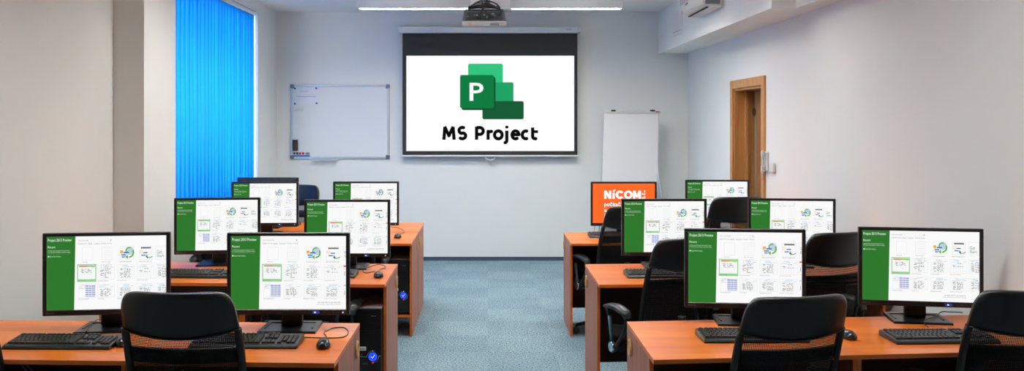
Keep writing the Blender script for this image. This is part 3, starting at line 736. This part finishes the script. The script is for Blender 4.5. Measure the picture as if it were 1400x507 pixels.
# ------------------------------------------------------------------ office chairs
def make_chair():
    t = empty('office_chair')                        # faces +Y; top of the back at y=-0.37, z=1.05
    H0, H1 = 0.50, 1.05
    def yb(v): return -0.205-0.165*(v**1.25)
    def half(v): return 0.216+0.014*math.sin(PI*min(1, v*1.02))
    def surf(u, v, corner=0.0):
        a = 2*u-1; hw = half(v)
        if v > 0.86: hw -= 0.042*(1-math.sqrt(max(0.0, 1-((v-0.86)/0.14)**2)))
        z = H0+(H1-H0)*v
        z -= 0.006*(abs(a)**6)*max(0, (v-0.7)/0.3)
        return (a*hw, yb(v)+0.050*a*a, z)
    seam = 0.712
    def vs(u): return seam-0.058*(1-(2*u-1)**2)      # the pad's lower edge sags in the middle
    m = MB()
    b_ = bmesh.new(); nu, nv = 30, 20
    def pad(u, w):
        v = vs(u)+(1-vs(u))*(1-(1-w)**1.5); return Vector(surf(u, v))
    fr = [[None]*(nv+1) for _ in range(nu+1)]; bk = [[None]*(nv+1) for _ in range(nu+1)]
    for i in range(nu+1):
        for j in range(nv+1):
            p = pad(i/nu, j/nv); e = min(i, nu-i)/nu*2; g_ = min(j, nv-j)/nv*2
            th = 0.010+0.017*(min(1, e*3.0)**0.5)*(min(1, g_*2.5)**0.5)
            fr[i][j] = b_.verts.new(p+Vector((0, th, 0))); bk[i][j] = b_.verts.new(p-Vector((0, th*0.75, 0)))
    for i in range(nu):
        for j in range(nv):
            b_.faces.new((fr[i][j], fr[i][j+1], fr[i+1][j+1], fr[i+1][j])); b_.faces.new((bk[i][j], bk[i+1][j], bk[i+1][j+1], bk[i][j+1]))
    for i in range(nu):
        b_.faces.new((fr[i][0], fr[i+1][0], bk[i+1][0], bk[i][0])); b_.faces.new((fr[i][nv], bk[i][nv], bk[i+1][nv], fr[i+1][nv]))
    for j in range(nv):
        b_.faces.new((fr[0][j], bk[0][j], bk[0][j+1], fr[0][j+1])); b_.faces.new((fr[nu][j], fr[nu][j+1], bk[nu][j+1], bk[nu][j]))
    for f in b_.faces: f.smooth = True
    m.merge(b_); pd = m.build('backrest_pad', LEATH, t)
    m = MB(); m.tube([Vector(surf(i/20, vs(i/20)+0.006))+Vector((0, -0.016, 0)) for i in range(21)], 0.0028, 6); m.build('seam_piping', LEATH, pd)
    m = MB(); m.grid(lambda u, v: surf(0.02+0.96*u, v*(vs(u)+0.01)), 20, 10, 0.003); m.build('mesh_panel', NET, t)
    m = MB()
    for sd in (0.0, 1.0):
        pts = [Vector(surf(sd, v/14*0.72)) for v in range(15)]
        m.tube([p+Vector((0.006 if sd == 0 else -0.006, 0, 0)) for p in pts], 0.0155, 10)
    m.tube([surf(u/10, 0.0) for u in range(11)], 0.014, 8)
    m.build('backrest_frame', FRAMEB, t)
    m = MB(); m.grid(lambda u, v: Vector(surf(0.03+0.94*u, 0.465+0.11*v))+Vector((0, 0.014, 0)), 16, 3, 0.010); m.build('lumbar_band', FRAMEB, t)
    m = MB(); m.tube(smooth_path([(0, -0.06, 0.425), (0, -0.20, 0.43), (0, -0.245, 0.50), (0, -0.245, 0.60)]), 0.022, 10); m.box(-0.19, 0.19, -0.237, -0.222, 0.515, 0.565, 0.006); m.build('back_bracket', FRAMEB, t)
    m = MB(); b_ = bmesh.new()
    outl = rounded(-0.24, 0.24, -0.22, 0.25, 0.09, 6)
    lay = [(0.94, 0.430), (1.0, 0.448), (1.0, 0.478), (0.95, 0.492), (0.80, 0.497)]
    rings = [[b_.verts.new((x*s_, (y-0.015)*s_+0.015, z-0.03*max(0, (y-0.15))/0.1)) for x, y in outl] for s_, z in lay]
    for r0, r1 in zip(rings, rings[1:]):
        for i in range(len(outl)): b_.faces.new((r0[i], r0[(i+1) % len(outl)], r1[(i+1) % len(outl)], r1[i]))
    b_.faces.new(rings[-1]); b_.faces.new(list(reversed(rings[0])))
    for f in b_.faces: f.smooth = True
    m.merge(b_); m.build('seat', FABRIC, t)
    for sd in (-1, 1):
        x = sd*0.300
        m = MB()      # looped armrest: curved pad, two struts running down to a hub
        pts = smooth_path([(x, -0.155, 0.590), (x, -0.13, 0.622), (x, -0.02, 0.635), (x, 0.09, 0.618)])
        rs = [0.010+0.011*math.sin(PI*min(1, max(0.12, i/(len(pts)-1)))) for i in range(len(pts))]
        m.tube(pts, rs, 10)
        for v in m.bm.verts: v.co.x = x+(v.co.x-x)*1.7
        ap = m.build('armrest', mat('armrest_plastic', rgb(40, 44, 46), 0.35), t)
        m = MB(); m.tube(smooth_path([(x, -0.150, 0.595), (x, -0.120, 0.51), (x, -0.035, 0.410)]), [0.011]*13, 8); m.build('rear_strut', FRAMEB, ap)
        m = MB(); m.tube([(x, 0.070, 0.615), (x, 0.045, 0.570)], 0.013, 10, FRAMEB); m.tube([(x, 0.045, 0.57), (x, 0.012, 0.412)], 0.0105, 12, STEELB); m.build('front_strut', None, ap)
        m = MB(); m.cyl((x-sd*0.06, 0, 0.400), (x+sd*0.012, 0, 0.400), 0.030, n=20, m=FRAMEB); m.box(min(sd*0.16, x), max(sd*0.16, x), -0.025, 0.025, 0.388, 0.412, m=FRAMEB); m.build('arm_bracket', None, ap)
        m = MB(); m.cyl((x+sd*0.012, 0, 0.400), (x+sd*0.018, 0, 0.400), 0.033, 0.028, n=28); m.build('chrome_disc', CHROME, ap)
    m = MB(); m.cyl((0, 0, 0.13), (0, 0, 0.30), 0.026, n=18, m=FRAMEB); m.cyl((0, 0, 0.29), (0, 0, 0.41), 0.014, n=14, m=CHROME); m.box(-0.07, 0.07, -0.10, 0.10, 0.405, 0.436, 0.006, m=FRAMEB); m.build('gas_lift', None, t)
    m = MB(); m.cyl((0, 0, 0.075), (0, 0, 0.135), 0.042, 0.034, n=20); hub = m.build('base', FRAMEB, t)
    for k in range(5):
        a = math.radians(18+72*k); c, s_ = math.cos(a), math.sin(a)
        m = MB(); m.tube([(0.03*c, 0.03*s_, 0.108), (0.16*c, 0.16*s_, 0.095), (0.285*c, 0.285*s_, 0.070)], [0.021, 0.017, 0.013], 8); lg = m.build('leg', FRAMEB, hub)
        m = MB()
        for w in (-0.012, 0.012):
            cx, cy = 0.285*c-s_*w, 0.285*s_+c*w
            m.cyl((cx-s_*-0.008, cy+c*-0.008, 0.026), (cx-s_*0.008, cy+c*0.008, 0.026), 0.026, n=16)
        m.cyl((0.285*c, 0.285*s_, 0.035), (0.285*c, 0.285*s_, 0.072), 0.008, n=8); m.build('caster', BLACKP, hub)
    return t
ch = make_chair()
CG = 'black mesh-back office chairs'
chairs = [  # px of the back's top centre, scale there, top z, yaw, label
 (233, 364, 1.058, -2, 'black office chair with mesh back nearest the camera on the left'),
 (1103, 354, 1.025, 12, 'black office chair nearest the camera on the right, before the front right monitor'),
 (1424, 356, 1.050, 0, 'black office chair cut by the right edge of the picture'),
 (-112, 358, 1.055, -2, 'black office chair at the left edge, only a sliver of its back showing'),
 (950, 248, 1.060, 22, 'black office chair of the middle right row beside the aisle, its armrest showing'),
 (1161, 253, 1.105, 20, 'black office chair of the middle right row between two front monitors'),
 (869, 178, 1.058, 22, 'black office chair in front of the orange screen'),
 (1014, 181, 1.135, 12, 'black office chair of the far right row, before the monitor below the door'),
 (394, 246, 1.050, -6, 'black office chair hidden behind the nearest left monitor, armrest showing beneath'),
 (464, 180, 1.050, -6, 'black office chair behind the middle left monitor by the aisle'),
 (300, 180, 1.050, -4, 'black office chair hidden behind the monitor that stands before the blue blind'),
 (409, 140, 1.092, 176, 'black office chair on the far side of the far left desks, facing the camera')]
for i, (px, s, zt, yaw, lab) in enumerate(chairs):
    o = ch if i == 0 else copy_tree(ch)
    a = math.radians(yaw); top = Vector(((px-HX)/s, F/s, 0)); off = Vector((math.sin(a)*0.37, -math.cos(a)*0.37, 0))
    loc = top-off; o.location = (loc.x, loc.y, 0); o.rotation_euler = (0, 0, a)
    o.scale = (1, 1, zt/1.05)
    tag(o, lab, 'chair', CG)

# ------------------------------------------------------------------ whiteboard and what hangs on it
def back(px, py, off=0.0): return W(px, py, ROOM_B-off)
def bx(x): return (x-HX)*ROOM_B/F
def bz(y): return EYE-(y-HY)*ROOM_B/F
YB = ROOM_B
x0, x1, z0, z1 = bx(397.6), bx(532.8), bz(217), bz(115.6)
wb = empty('whiteboard', ((x0+x1)/2, YB, z0)); tag(wb, 'wall-mounted whiteboard with grey-blue corner caps, left of the projection screen', 'whiteboard')
hw, hh = (x1-x0)/2, z1-z0
m = MB(); m.box(-hw+0.01, hw-0.01, -0.016, -0.002, 0.01, hh-0.01); m.build('writing_surface', BOARD, wb)
m = MB()
m.box(-hw, hw, -0.024, -0.001, 0, 0.026, 0.003); m.box(-hw, hw, -0.024, -0.001, hh-0.026, hh, 0.003); m.box(-hw, -hw+0.026, -0.024, -0.001, 0.02, hh-0.02, 0.003); m.box(hw-0.026, hw, -0.024, -0.001, 0.02, hh-0.02, 0.003)
m.build('frame', ALU, wb)
for sx in (-1, 1):
    for zz in (0.022, hh-0.022):
        m = MB(); m.box(sx*(hw-0.022)-0.026, sx*(hw-0.022)+0.026, -0.028, -0.001, zz-0.026, zz+0.026, 0.011, seg=3); m.build('corner_cap', CORNER, wb)
m = MB(); m.prism([(-0.09, 0.0), (-0.09, 0.012), (-0.084, 0.004), (-0.02, 0.004), (-0.02, 0.0)], bx(428)-wb.location.x, bx(464)-wb.location.x, axis='X'); m.build('pen_tray', ALU, wb, (0, 0, -0.012))
m = MB(); add_text(m, 'magnetoplan', hw-0.135, hw-0.085, hh-0.017, hh-0.009, -0.0250, REDM, 0.02); m.build('lettering', None, wb, recalc=False)
yf = YB-0.016
m = MB(); m.box(bx(403.2), bx(433.6), yf-0.0012, yf-0.0002, bz(142.4), bz(120.2), m=NOTE)
R = random.Random(5)
pts = []
for i in range(26): pts.append((bx(410)+i*0.0042, yf-0.0020, bz(125.3)+(0.010 if i % 2 else -0.004)*R.uniform(0.4, 1.2)))
m.tube(pts, 0.0014, 4, INK)
pts = [(bx(405)+i*0.0068, yf-0.0020, bz(131.8)+(0.006 if i % 2 else -0.005)*R.uniform(0.4, 1.2)) for i in range(36)]
m.tube(pts, 0.0016, 4, mat('ink_blue', rgb(50, 66, 120), 0.8))
tag(m.build('pinned_note'), 'white handwritten note pinned at the whiteboard top left', 'note')
def magnet(px, py, r, m_, label, group):
    q = MB(); q.cyl((0, -0.007, 0), (0, 0, 0), r*0.9, r, n=20); o = q.build('magnet', m_, None, (bx(px), yf-0.0015, bz(py))); return tag(o, label, 'magnet', group)
for px, py, w in ((403.6, 121, 'top left'), (432.8, 120.8, 'top right'), (403.6, 141.8, 'bottom left'), (433.2, 141.2, 'bottom right')):
    magnet(px, py, 0.012, BLUEM, 'small dark blue magnet holding the %s corner of the note' % w, 'blue magnets on the note')
magnet(405.3, 148.4, 0.026, WHITEP, 'round white magnet below the note, left of the pair', 'white magnets'); magnet(412.3, 148.6, 0.026, WHITEP, 'round white magnet below the note, right of the pair', 'white magnets')
for px, c, t_ in ((402.9, GREENM, 'leftmost dark green magnet above the blue strip'), (406.9, GREENM, 'dark green magnet between another green one and a red one'), (410.8, REDM, 'red magnet beside the green magnets'), (414.9, REDM, 'red magnet nearest the grey block')):
    magnet(px, 209.6, 0.016, c, t_, 'round coloured magnets at the whiteboard bottom')
m = MB(); m.box(bx(418.4), bx(423.8), yf-0.014, yf-0.001, bz(211), bz(208.2), 0.003); tag(m.build('magnet', GREYP), 'small grey rectangular magnet right of the red magnets', 'magnet')
m = MB(); m.box(bx(401.4), bx(424), yf-0.008, yf-0.001, bz(213.8), bz(211.9), 0.002); tag(m.build('magnet_strip', STRIPB), 'blue magnetic strip at the bottom left of the whiteboard', 'magnet')
er = empty('board_eraser', (bx(404.6), yf-0.001, bz(206))); tag(er, 'black board eraser standing upright on the whiteboard', 'eraser')
m = MB(); m.box(-0.031, 0.031, -0.030, -0.012, 0, 0.135, 0.004); m.build('grip', mat('eraser_brown_black', rgb(44, 36, 34), 0.5), er)
m = MB(); m.box(-0.029, 0.029, -0.012, 0.0, 0.002, 0.133); m.build('felt', FABRIC, er)

# ------------------------------------------------------------------ projection screen
YS = ROOM_B-0.10
def sx_(x): return (x-HX)*YS/F
def sz_(y): return EYE-(y-HY)*YS/F
ps = empty('projection_screen', (sx_(670), YS, sz_(212))); tag(ps, 'pull-down projection screen with black border on the back wall', 'projection screen')
ox, oz = ps.location.x, ps.location.z
def PX(x): return sx_(x)-ox
def PZ(y): return sz_(y)-oz
m = MB(); m.box(PX(549), PX(790), -0.045, 0.045, PZ(45.5), PZ(37), 0.010, seg=2); cs = m.build('case', WHITEP, ps)
for a, c in ((544.5, 549), (790, 794)):
    m = MB(); m.box(PX(a), PX(c), -0.04, 0.098, PZ(44.8), PZ(36.6), 0.006); m.build('end_bracket', WHITEP, cs)
m = MB(); add_text(m, 'AVELI', PX(774.5), PX(781), PZ(41.5), PZ(40), -0.0465, GREYP, 0.02); m.build('lettering', None, cs, recalc=False)
m = MB(); m.box(PX(550.3), PX(789.4), 0.0, 0.002, PZ(212), PZ(44.5)); m.build('fabric', SCRBLK, ps)
m = MB(); m.box(PX(548.5), PX(791), -0.010, 0.012, PZ(214.2), PZ(211.8), 0.003); br = m.build('bottom_bar', WHITEP, ps)
m = MB(); m.tube(smooth_path([(PX(663), 0, PZ(214)), (PX(666), -0.004, PZ(217.5)), (PX(670), -0.004, PZ(218.6)), (PX(674), -0.004, PZ(217.5)), (PX(677), 0, PZ(214))]), 0.006, 8); m.build('pull_handle', WHITEP, br)
pic = MB()
def PR(xa, xb, ya, yb, r, m_, ly, r_n=5):
    pts = rounded(PX(xa), PX(xb), PZ(yb), PZ(ya), r, r_n) if r else [(PX(xa), PZ(yb)), (PX(xb), PZ(yb)), (PX(xb), PZ(ya)), (PX(xa), PZ(ya))]
    pic.poly([(a, -0.001*ly, c) for a, c in pts], m_)
PR(555.6, 785, 76.2, 206.4, 0, G_PUREW, 1)
PR(640, 687.5, 87, 137, 0.022, glow('logo_light_green', rgb(51, 196, 129)), 2)
PR(660, 702, 112.5, 150, 0.022, glow('logo_mid_green', rgb(33, 163, 102)), 3); PR(640, 676, 113, 145, 0, glow('logo_deep_green', rgb(24, 132, 78)), 4)
PR(659.5, 716, 138.2, 163, 0.022, glow('logo_dark_green', rgb(24, 92, 55)), 5)
PR(631, 677.5, 105, 150.5, 0.026, glow('logo_shadow_green', rgb(20, 84, 50)), 6)
PR(629, 675.3, 102.5, 147.8, 0.022, glow('logo_tile_green', rgb(16, 124, 65)), 7)
add_text(pic, 'P', PX(642), PX(661), PZ(137.8), PZ(113.2), -0.009, G_PUREW, 0.012)
LETTER = glow('projected_black', rgb(12, 12, 12))
# "MS Project" drawn as broad strokes with round joints, like the humanist bold on the slide
def stroke(pts, w, y=-0.003):
    P = [Vector((p[0], p[1])) for p in pts]
    for a, c in zip(P, P[1:]):
        d_ = (c-a)
        if d_.length < 1e-7: continue
        n_ = Vector((-d_.y, d_.x)).normalized()*w/2
        pic.poly([(q.x, y, q.y) for q in (a-n_, c-n_, c+n_, a+n_)], LETTER)
    for p in P[1:-1]: pic.poly([(p.x+w/2*math.cos(i*PI/8), y-0.0001, p.y+w/2*math.sin(i*PI/8)) for i in range(16)], LETTER)
def L(*pp): return [(PX(x), PZ(y)) for x, y in pp]
def arc(cx, cy, rx, ry, a0, a1, n_=14): return L(*[(cx+rx*math.cos(math.radians(a0+(a1-a0)*i/n_)), cy-ry*math.sin(math.radians(a0+(a1-a0)*i/n_))) for i in range(n_+1)])
w = 4.5*YS/F
stroke(L((606.9, 191), (608.3, 173.2)), w); stroke(L((608.0, 173), (613.8, 185.5), (619.6, 173)), w); stroke(L((619.4, 173.2), (620.9, 191)), w)
stroke(arc(632.0, 178.3, 4.4, 4.2, 50, 250, 12)+arc(632.0, 185.6, 4.6, 4.0, 75, -140, 14), w)
stroke(L((651.6, 191), (651.6, 173)), w); stroke(L((651.6, 174.4), (655.6, 174.4))+arc(656.2, 179.0, 4.5, 4.6, 90, -90, 12)+L((651.6, 183.6)), w)
stroke(L((667.3, 191), (667.3, 179.6))+arc(671.6, 183, 4.0, 3.4, 120, 75, 5), w)
stroke(arc(681.3, 184.3, 5.2, 5.4, 0, 360, 24), w)
stroke(L((692.9, 178.5), (692.9, 192))+arc(690.0, 192.0, 2.9, 3.0, 0, -95, 6), w); PR(690.6, 695.2, 171.7, 175.6, 0.018, LETTER, 3)
stroke(L((700.2, 184.0), (709.0, 184.0))+arc(704.8, 184.3, 4.7, 5.4, 4, 312, 20), w)
stroke(arc(718.8, 184.3, 4.8, 5.3, 62, 298, 18), w)
stroke(L((728.2, 174.2), (728.2, 186.5))+arc(731.6, 186.4, 3.4, 3.2, 180, 300, 8), w); stroke(L((728.2, 179.9), (735.6, 179.9)), w*0.85)
pic.build('projected_picture', None, ps, recalc=False)

# ------------------------------------------------------------------ flip chart easel against the back wall
YF = 10.55
def FX(x): return (x-HX)*YF/F
def FZ(y): return EYE-(y-HY)*YF/F
fc = empty('flip_chart', (FX(862), YF, 0)); tag(fc, 'flip chart easel with a blank white paper pad standing by the back wall', 'flip chart')
fx = fc.location.x
lean = 0.0
m = MB(); m.hexa([(FX(820.5)-fx, -0.10, FZ(264)), (FX(897.5)-fx, -0.10, FZ(264)), (FX(897.5)-fx, -0.085, FZ(264)), (FX(820.5)-fx, -0.085, FZ(264))],
                 [(FX(825)-fx, -0.02, FZ(153)), (FX(901)-fx, -0.02, FZ(153)), (FX(901)-fx, -0.005, FZ(153)), (FX(825)-fx, -0.005, FZ(153))]); m.build('board', ALU, fc)
m = MB(); m.hexa([(FX(821)-fx, -0.106, FZ(262)), (FX(896)-fx, -0.106, FZ(262)), (FX(896)-fx, -0.101, FZ(262)), (FX(821)-fx, -0.101, FZ(262))],
                 [(FX(825.8)-fx, -0.030, FZ(154)), (FX(899.3)-fx, -0.030, FZ(154)), (FX(899.3)-fx, -0.021, FZ(154)), (FX(825.8)-fx, -0.021, FZ(154))]); m.build('paper_pad', PAPER, fc)
m = MB(); m.box(FX(824.5)-fx, FX(902.5)-fx, -0.045, 0.0, FZ(155), FZ(151.6), 0.004); cb = m.build('clamp_bar', mat('clamp_grey', rgb(205, 206, 202), 0.5), fc)
for px in (838, 891):
    m = MB(); m.box(FX(px-3)-fx, FX(px+3)-fx, -0.055, -0.02, FZ(152.2), FZ(150.2), 0.004); m.build('clamp_knob', BLACKP, cb)
m = MB(); m.box(FX(895.5)-fx, FX(900.5)-fx, -0.049, -0.044, FZ(153.6), FZ(151.9)); m.build('red_badge', mat('badge_red', rgb(190, 90, 100), 0.5), cb)
for a, c in ((830, 814), (890, 908)):
    m = MB(); m.tube([(FX(a)-fx, 0.0, FZ(156)), (FX(a+(c-a)*0.6)-fx, -0.10, 0.85), (FX(c)-fx, -0.20, 0.008)], 0.011, 8); m.build('leg', ALU, fc)
m = MB(); m.tube([(0, 0.01, FZ(158)), (0, 0.21, 0.008)], 0.011, 8); m.build('leg', ALU, fc)

# ------------------------------------------------------------------ ceiling lamps
TUBE = glow('lamp_tube_glow', (0.995, 0.99, 0.96, 1), 80.0)
UPGLOW = glow('added_uplight_glow', (0.995, 0.99, 0.96, 1), 66.0)
def make_lamp():
    t = empty('ceiling_lamp')                    # 1.15 m long, along X; origin at the middle of its underside
    L_, D_ = 0.575, 0.065
    m = MB(); m.box(-L_, L_, -D_, -D_+0.012, 0.0, 0.112, 0.002); m.box(-L_, L_, D_-0.012, D_, 0.0, 0.112, 0.002); m.box(-L_, -L_+0.012, -D_+0.01, D_-0.01, 0.0, 0.088); m.box(L_-0.012, L_, -D_+0.01, D_-0.01, 0.0, 0.088)
    m.box(-L_, L_, -D_, D_, 0.080, 0.090, 0.002); m.build('housing', LAMPH, t)
    m = MB(); m.box(-L_+0.02, L_-0.02, -0.051, 0.051, 0.015, 0.025); m.build('light_panel', TUBE, t)
    m = MB(); m.box(-L_+0.03, L_-0.03, -0.050, 0.050, 0.0905, 0.094); m.build('added_uplight', UPGLOW, t)  # unseen glowing panel added to brighten the ceiling and upper walls
    m = MB()
    for k in range(23): x = -L_+0.025+k*0.05; m.box(x-0.0012, x+0.0012, -D_+0.012, D_-0.012, 0.001, 0.013)
    m.build('louvre', mat('louvre_metal', rgb(226, 222, 210), 0.3, 0.4), t)
    for sx in (-0.45, 0.45):
        m = MB(); m.cyl((sx, 0, 0.088), (sx, 0, 0.20), 0.008, n=10); m.build('hanger', LAMPH, t)
    return t
lp = make_lamp(); LG = 'long louvred ceiling lamps'
spots = [(-1.3275+0.575, 9.0, 'long louvred ceiling lamp left of the projector, along the back wall'), (0.235+0.575+0.0, 9.0, 'long louvred ceiling lamp right of the projector, along the back wall')]
spots = [(((490+643)/2-HX)*9.0/F, 9.0, spots[0][2]), (((698+850)/2-HX)*9.0/F, 9.0, spots[1][2])]
for dpt, w_ in ((7.95, 'second'), (6.2, 'third'), (3.7, 'last')):  # unseen lamp rows above the frame, added to light the room
    for sx, sn in ((-1, 'left'), (1, 'right')): spots.append((sx*1.15-0.1, dpt, 'added ceiling lamp out of view in the %s row from the back wall, %s one' % (w_, sn)))
for i, (x, y, lab) in enumerate(spots):
    o = lp if i == 0 else copy_tree(lp)
    o.location = (x, y, 2.86); tag(o, lab, 'lamp', LG)
m = MB(); m.box((643.5-HX)*9/F, (697.5-HX)*9/F, 8.92, 9.08, 2.862, CEIL, 0.004); tag(m.build('ceiling_box', WHITEP), 'white junction box on the ceiling between the two lamps, behind the projector', 'box')

# ------------------------------------------------------------------ projector
pj = empty('ceiling_projector', ((662-HX)*6.67/F, 6.67, 2.468)); tag(pj, 'projector hung from the ceiling, dark back with tangled cables', 'projector')
PF = mat('projector_panel', rgb(100, 106, 112), 0.4); PD = mat('projector_dark', rgb(48, 52, 56), 0.45)
m = MB()
m.hexa([(-0.166, 0, 0.0), (0.166, 0, 0.0), (0.172, 0.27, 0.0), (-0.172, 0.27, 0.0)], [(-0.152, 0.004, 0.080), (0.152, 0.004, 0.080), (0.160, 0.26, 0.080), (-0.160, 0.26, 0.080)]); m.build('body', mat('projector_shell', rgb(74, 80, 86), 0.4), pj)
m = MB(); m.hexa([(-0.168, -0.002, -0.006), (0.168, -0.002, -0.006), (0.174, 0.272, -0.006), (-0.174, 0.272, -0.006)], [(-0.168, -0.002, 0.0), (0.168, -0.002, 0.0), (0.174, 0.272, 0.0), (-0.174, 0.272, 0.0)], WHITEP)
m.box(-0.120, -0.100, 0.05, 0.22, -0.0075, -0.006, m=mat('sticker_peach', rgb(250, 190, 160), 0.6)); m.box(0.045, 0.115, 0.09, 0.23, -0.0078, -0.006, m=GREYP); m.box(0.125, 0.160, 0.10, 0.12, -0.0078, -0.006, m=mat('sticker_peach', rgb(250, 190, 160), 0.6))
m.build('white_shell', None, pj)
m = MB()
m.hexa([(-0.138, -0.004, 0.010), (0.138, -0.004, 0.010), (0.138, 0.002, 0.010), (-0.138, 0.002, 0.010)], [(-0.130, -0.002, 0.068), (0.130, -0.002, 0.068), (0.130, 0.006, 0.068), (-0.130, 0.006, 0.068)], PD)
for x, z, r_ in ((-0.07, 0.045, 0.007), (-0.055, 0.045, 0.005), (-0.04, 0.045, 0.005), (0.0, 0.046, 0.005), (0.02, 0.03, 0.005), (-0.125, 0.035, 0.004), (0.075, 0.045, 0.010)): m.cyl((x, -0.007, z), (x, -0.001, z), r_, n=12, m=(PF if r_ > .006 else ALU))
for x, z in ((-0.04, 0.022), (0.06, 0.025), (0.115, 0.045)): m.box(x-0.014, x+0.014, -0.010, 0.0, z-0.008, z+0.008, m=BLACKP)
m.box(0.055, 0.075, -0.006, 0, 0.052, 0.060, m=ALU); m.build('connector_panel', None, pj)
m = MB(); m.box(-0.145, 0.145, 0.0, 0.20, 0.080, 0.090, 0.003); m.cyl((0, 0.12, 0.120), (0, 0.12, 0.135), 0.085, n=28)
for a in (25, 155, 205, 335): m.tube([(0, 0.12, 0.125), (0.13*math.cos(math.radians(a)), 0.12+0.10*math.sin(math.radians(a)), 0.118), (0.135*math.cos(math.radians(a)), 0.12+0.10*math.sin(math.radians(a)), 0.088)], 0.008, 8)
m.build('mount_plate', BLACKP, pj)
m = MB(); m.cyl((0.022, 0.12, 0.13), (0.022, 0.12, CEIL-2.468), 0.024, n=16); m.build('pole', mat('pole_grey', rgb(120, 126, 132), 0.4, 0.4), pj)
for k, pts in enumerate(([(-0.020, -0.03, 0.59), (-0.022, -0.04, 0.22), (-0.015, -0.05, 0.14), (-0.005, -0.04, 0.09), (-0.035, -0.03, 0.05), (-0.04, -0.008, 0.022)],
        [(-0.010, -0.03, 0.59), (0.005, -0.04, 0.22), (0.020, -0.05, 0.15), (-0.015, -0.05, 0.09), (0.02, -0.05, 0.06), (0.05, -0.03, 0.04), (0.06, -0.008, 0.025)],
        [(-0.10, 0.00, 0.115), (-0.05, -0.02, 0.135), (0.04, -0.03, 0.125), (0.10, 0.0, 0.10), (0.13, -0.02, 0.07), (0.115, -0.01, 0.045)],
        [(-0.09, 0.06, 0.13), (-0.03, -0.01, 0.150), (0.06, 0.00, 0.145), (0.11, 0.05, 0.12), (0.03, -0.02, 0.11), (-0.06, -0.01, 0.12)])):
    m = MB(); m.tube(smooth_path(pts), 0.0055, 8); m.build('cable', CABLE, pj)

# ------------------------------------------------------------------ air conditioner on the soffit
ac = empty('air_conditioner', (2.10, 8.25, 2.735)); tag(ac, 'white wall air conditioner mounted on the boxed-in soffit at the upper right', 'air conditioner')
m = MB()
prof = [(0.0, 0.0), (-0.10, 0.0), (-0.175, 0.035), (-0.200, 0.10), (-0.200, 0.25), (-0.15, 0.285), (0.0, 0.285)]
b_ = bmesh.new(); A = [b_.verts.new((x, -0.415, z)) for x, z in prof]; B = [b_.verts.new((x, 0.415, z)) for x, z in prof]
b_.faces.new(A); b_.faces.new(list(reversed(B)))
for i in range(len(prof)): b_.faces.new((A[i], B[i], B[(i+1) % len(prof)], A[(i+1) % len(prof)]))
bmesh.ops.bevel(b_, geom=b_.edges[:], offset=0.006, segments=2, affect='EDGES'); m.merge(b_); m.build('body', ACW, ac)
m = MB(); m.box(-0.207, -0.199, -0.36, 0.40, 0.115, 0.245, 0.003); m.build('front_cover', ACU, ac)
m = MB(); m.hexa([(-0.116, -0.36, 0.000), (-0.116, 0.38, 0.000), (-0.128, 0.38, 0.006), (-0.128, -0.36, 0.006)], [(-0.120, -0.36, -0.004), (-0.120, 0.38, -0.004), (-0.134, 0.38, 0.003), (-0.134, -0.36, 0.003)]); m.build('air_slot', SLIT, ac)
m = MB(); m.box(-0.2035, -0.198, 0.10, 0.20, 0.088, 0.102, 0.001); m.build('display', mat('display_grey', rgb(84, 86, 90), 0.3), ac)
m = MB(); m.box(-0.16, -0.03, -0.422, -0.414, 0.02, 0.25, 0.004); m.build('end_cap', GREYP, ac)

# intercom and switch beside the door
ic = empty('wall_intercom', (ROOM_R, 7.735, 1.29)); tag(ic, 'white intercom handset on the wall beside the door frame', 'intercom')
m = MB(); m.box(-0.022, 0, -0.04, 0.04, -0.02, 0.15, 0.006); m.build('base', WHITEP, ic)
m = MB(); m.box(-0.055, -0.026, -0.022, 0.022, 0.10, 0.16, 0.010); m.box(-0.050, -0.032, -0.016, 0.016, 0.0, 0.12, 0.005); m.box(-0.055, -0.022, -0.022, 0.022, -0.03, 0.03, 0.010); m.build('handset', mat('handset_grey', rgb(190, 190, 184), 0.4), ic)
m = MB(); m.tube(smooth_path([(-0.03, -0.01, -0.03), (-0.04, 0.0, -0.10), (-0.03, 0.02, -0.04)]), 0.004, 6); m.build('cord', GREYP, ic)
m = MB(); m.box(ROOM_R-0.03, ROOM_R, 7.50, 7.60, 1.265, 1.355, 0.008); tag(m.build('switch_box', WHITEP), 'small white square switch box right of the intercom', 'switch')

# ------------------------------------------------------------------ daylight, camera, colour
w = bpy.data.worlds.new('World'); C.world = w; w.use_nodes = True
bg = w.node_tree.nodes['Background']; bg.inputs['Color'].default_value = (0.93, 0.97, 1.0, 1); bg.inputs['Strength'].default_value = 7.5

cam = bpy.data.cameras.new('camera'); co = bpy.data.objects.new('camera', cam); COL.objects.link(co)
co.location = (0, 0, EYE); co.rotation_euler = (PI/2, 0, 0)
cam.sensor_fit = 'HORIZONTAL'; cam.sensor_width = 36; cam.lens = 36*F/1400
cam.shift_x = (700-HX)/1400; cam.shift_y = (HY-253.5)/1400
cam.clip_start = 0.05; cam.clip_end = 100
C.camera = co
C.view_settings.view_transform = 'Standard'; C.view_settings.look = 'None'; C.view_settings.gamma = 1; C.view_settings.use_curve_mapping = False
C.view_settings.exposure = 0.0
C.cycles.max_bounces = 8; C.cycles.diffuse_bounces = 5; C.cycles.use_denoising = True
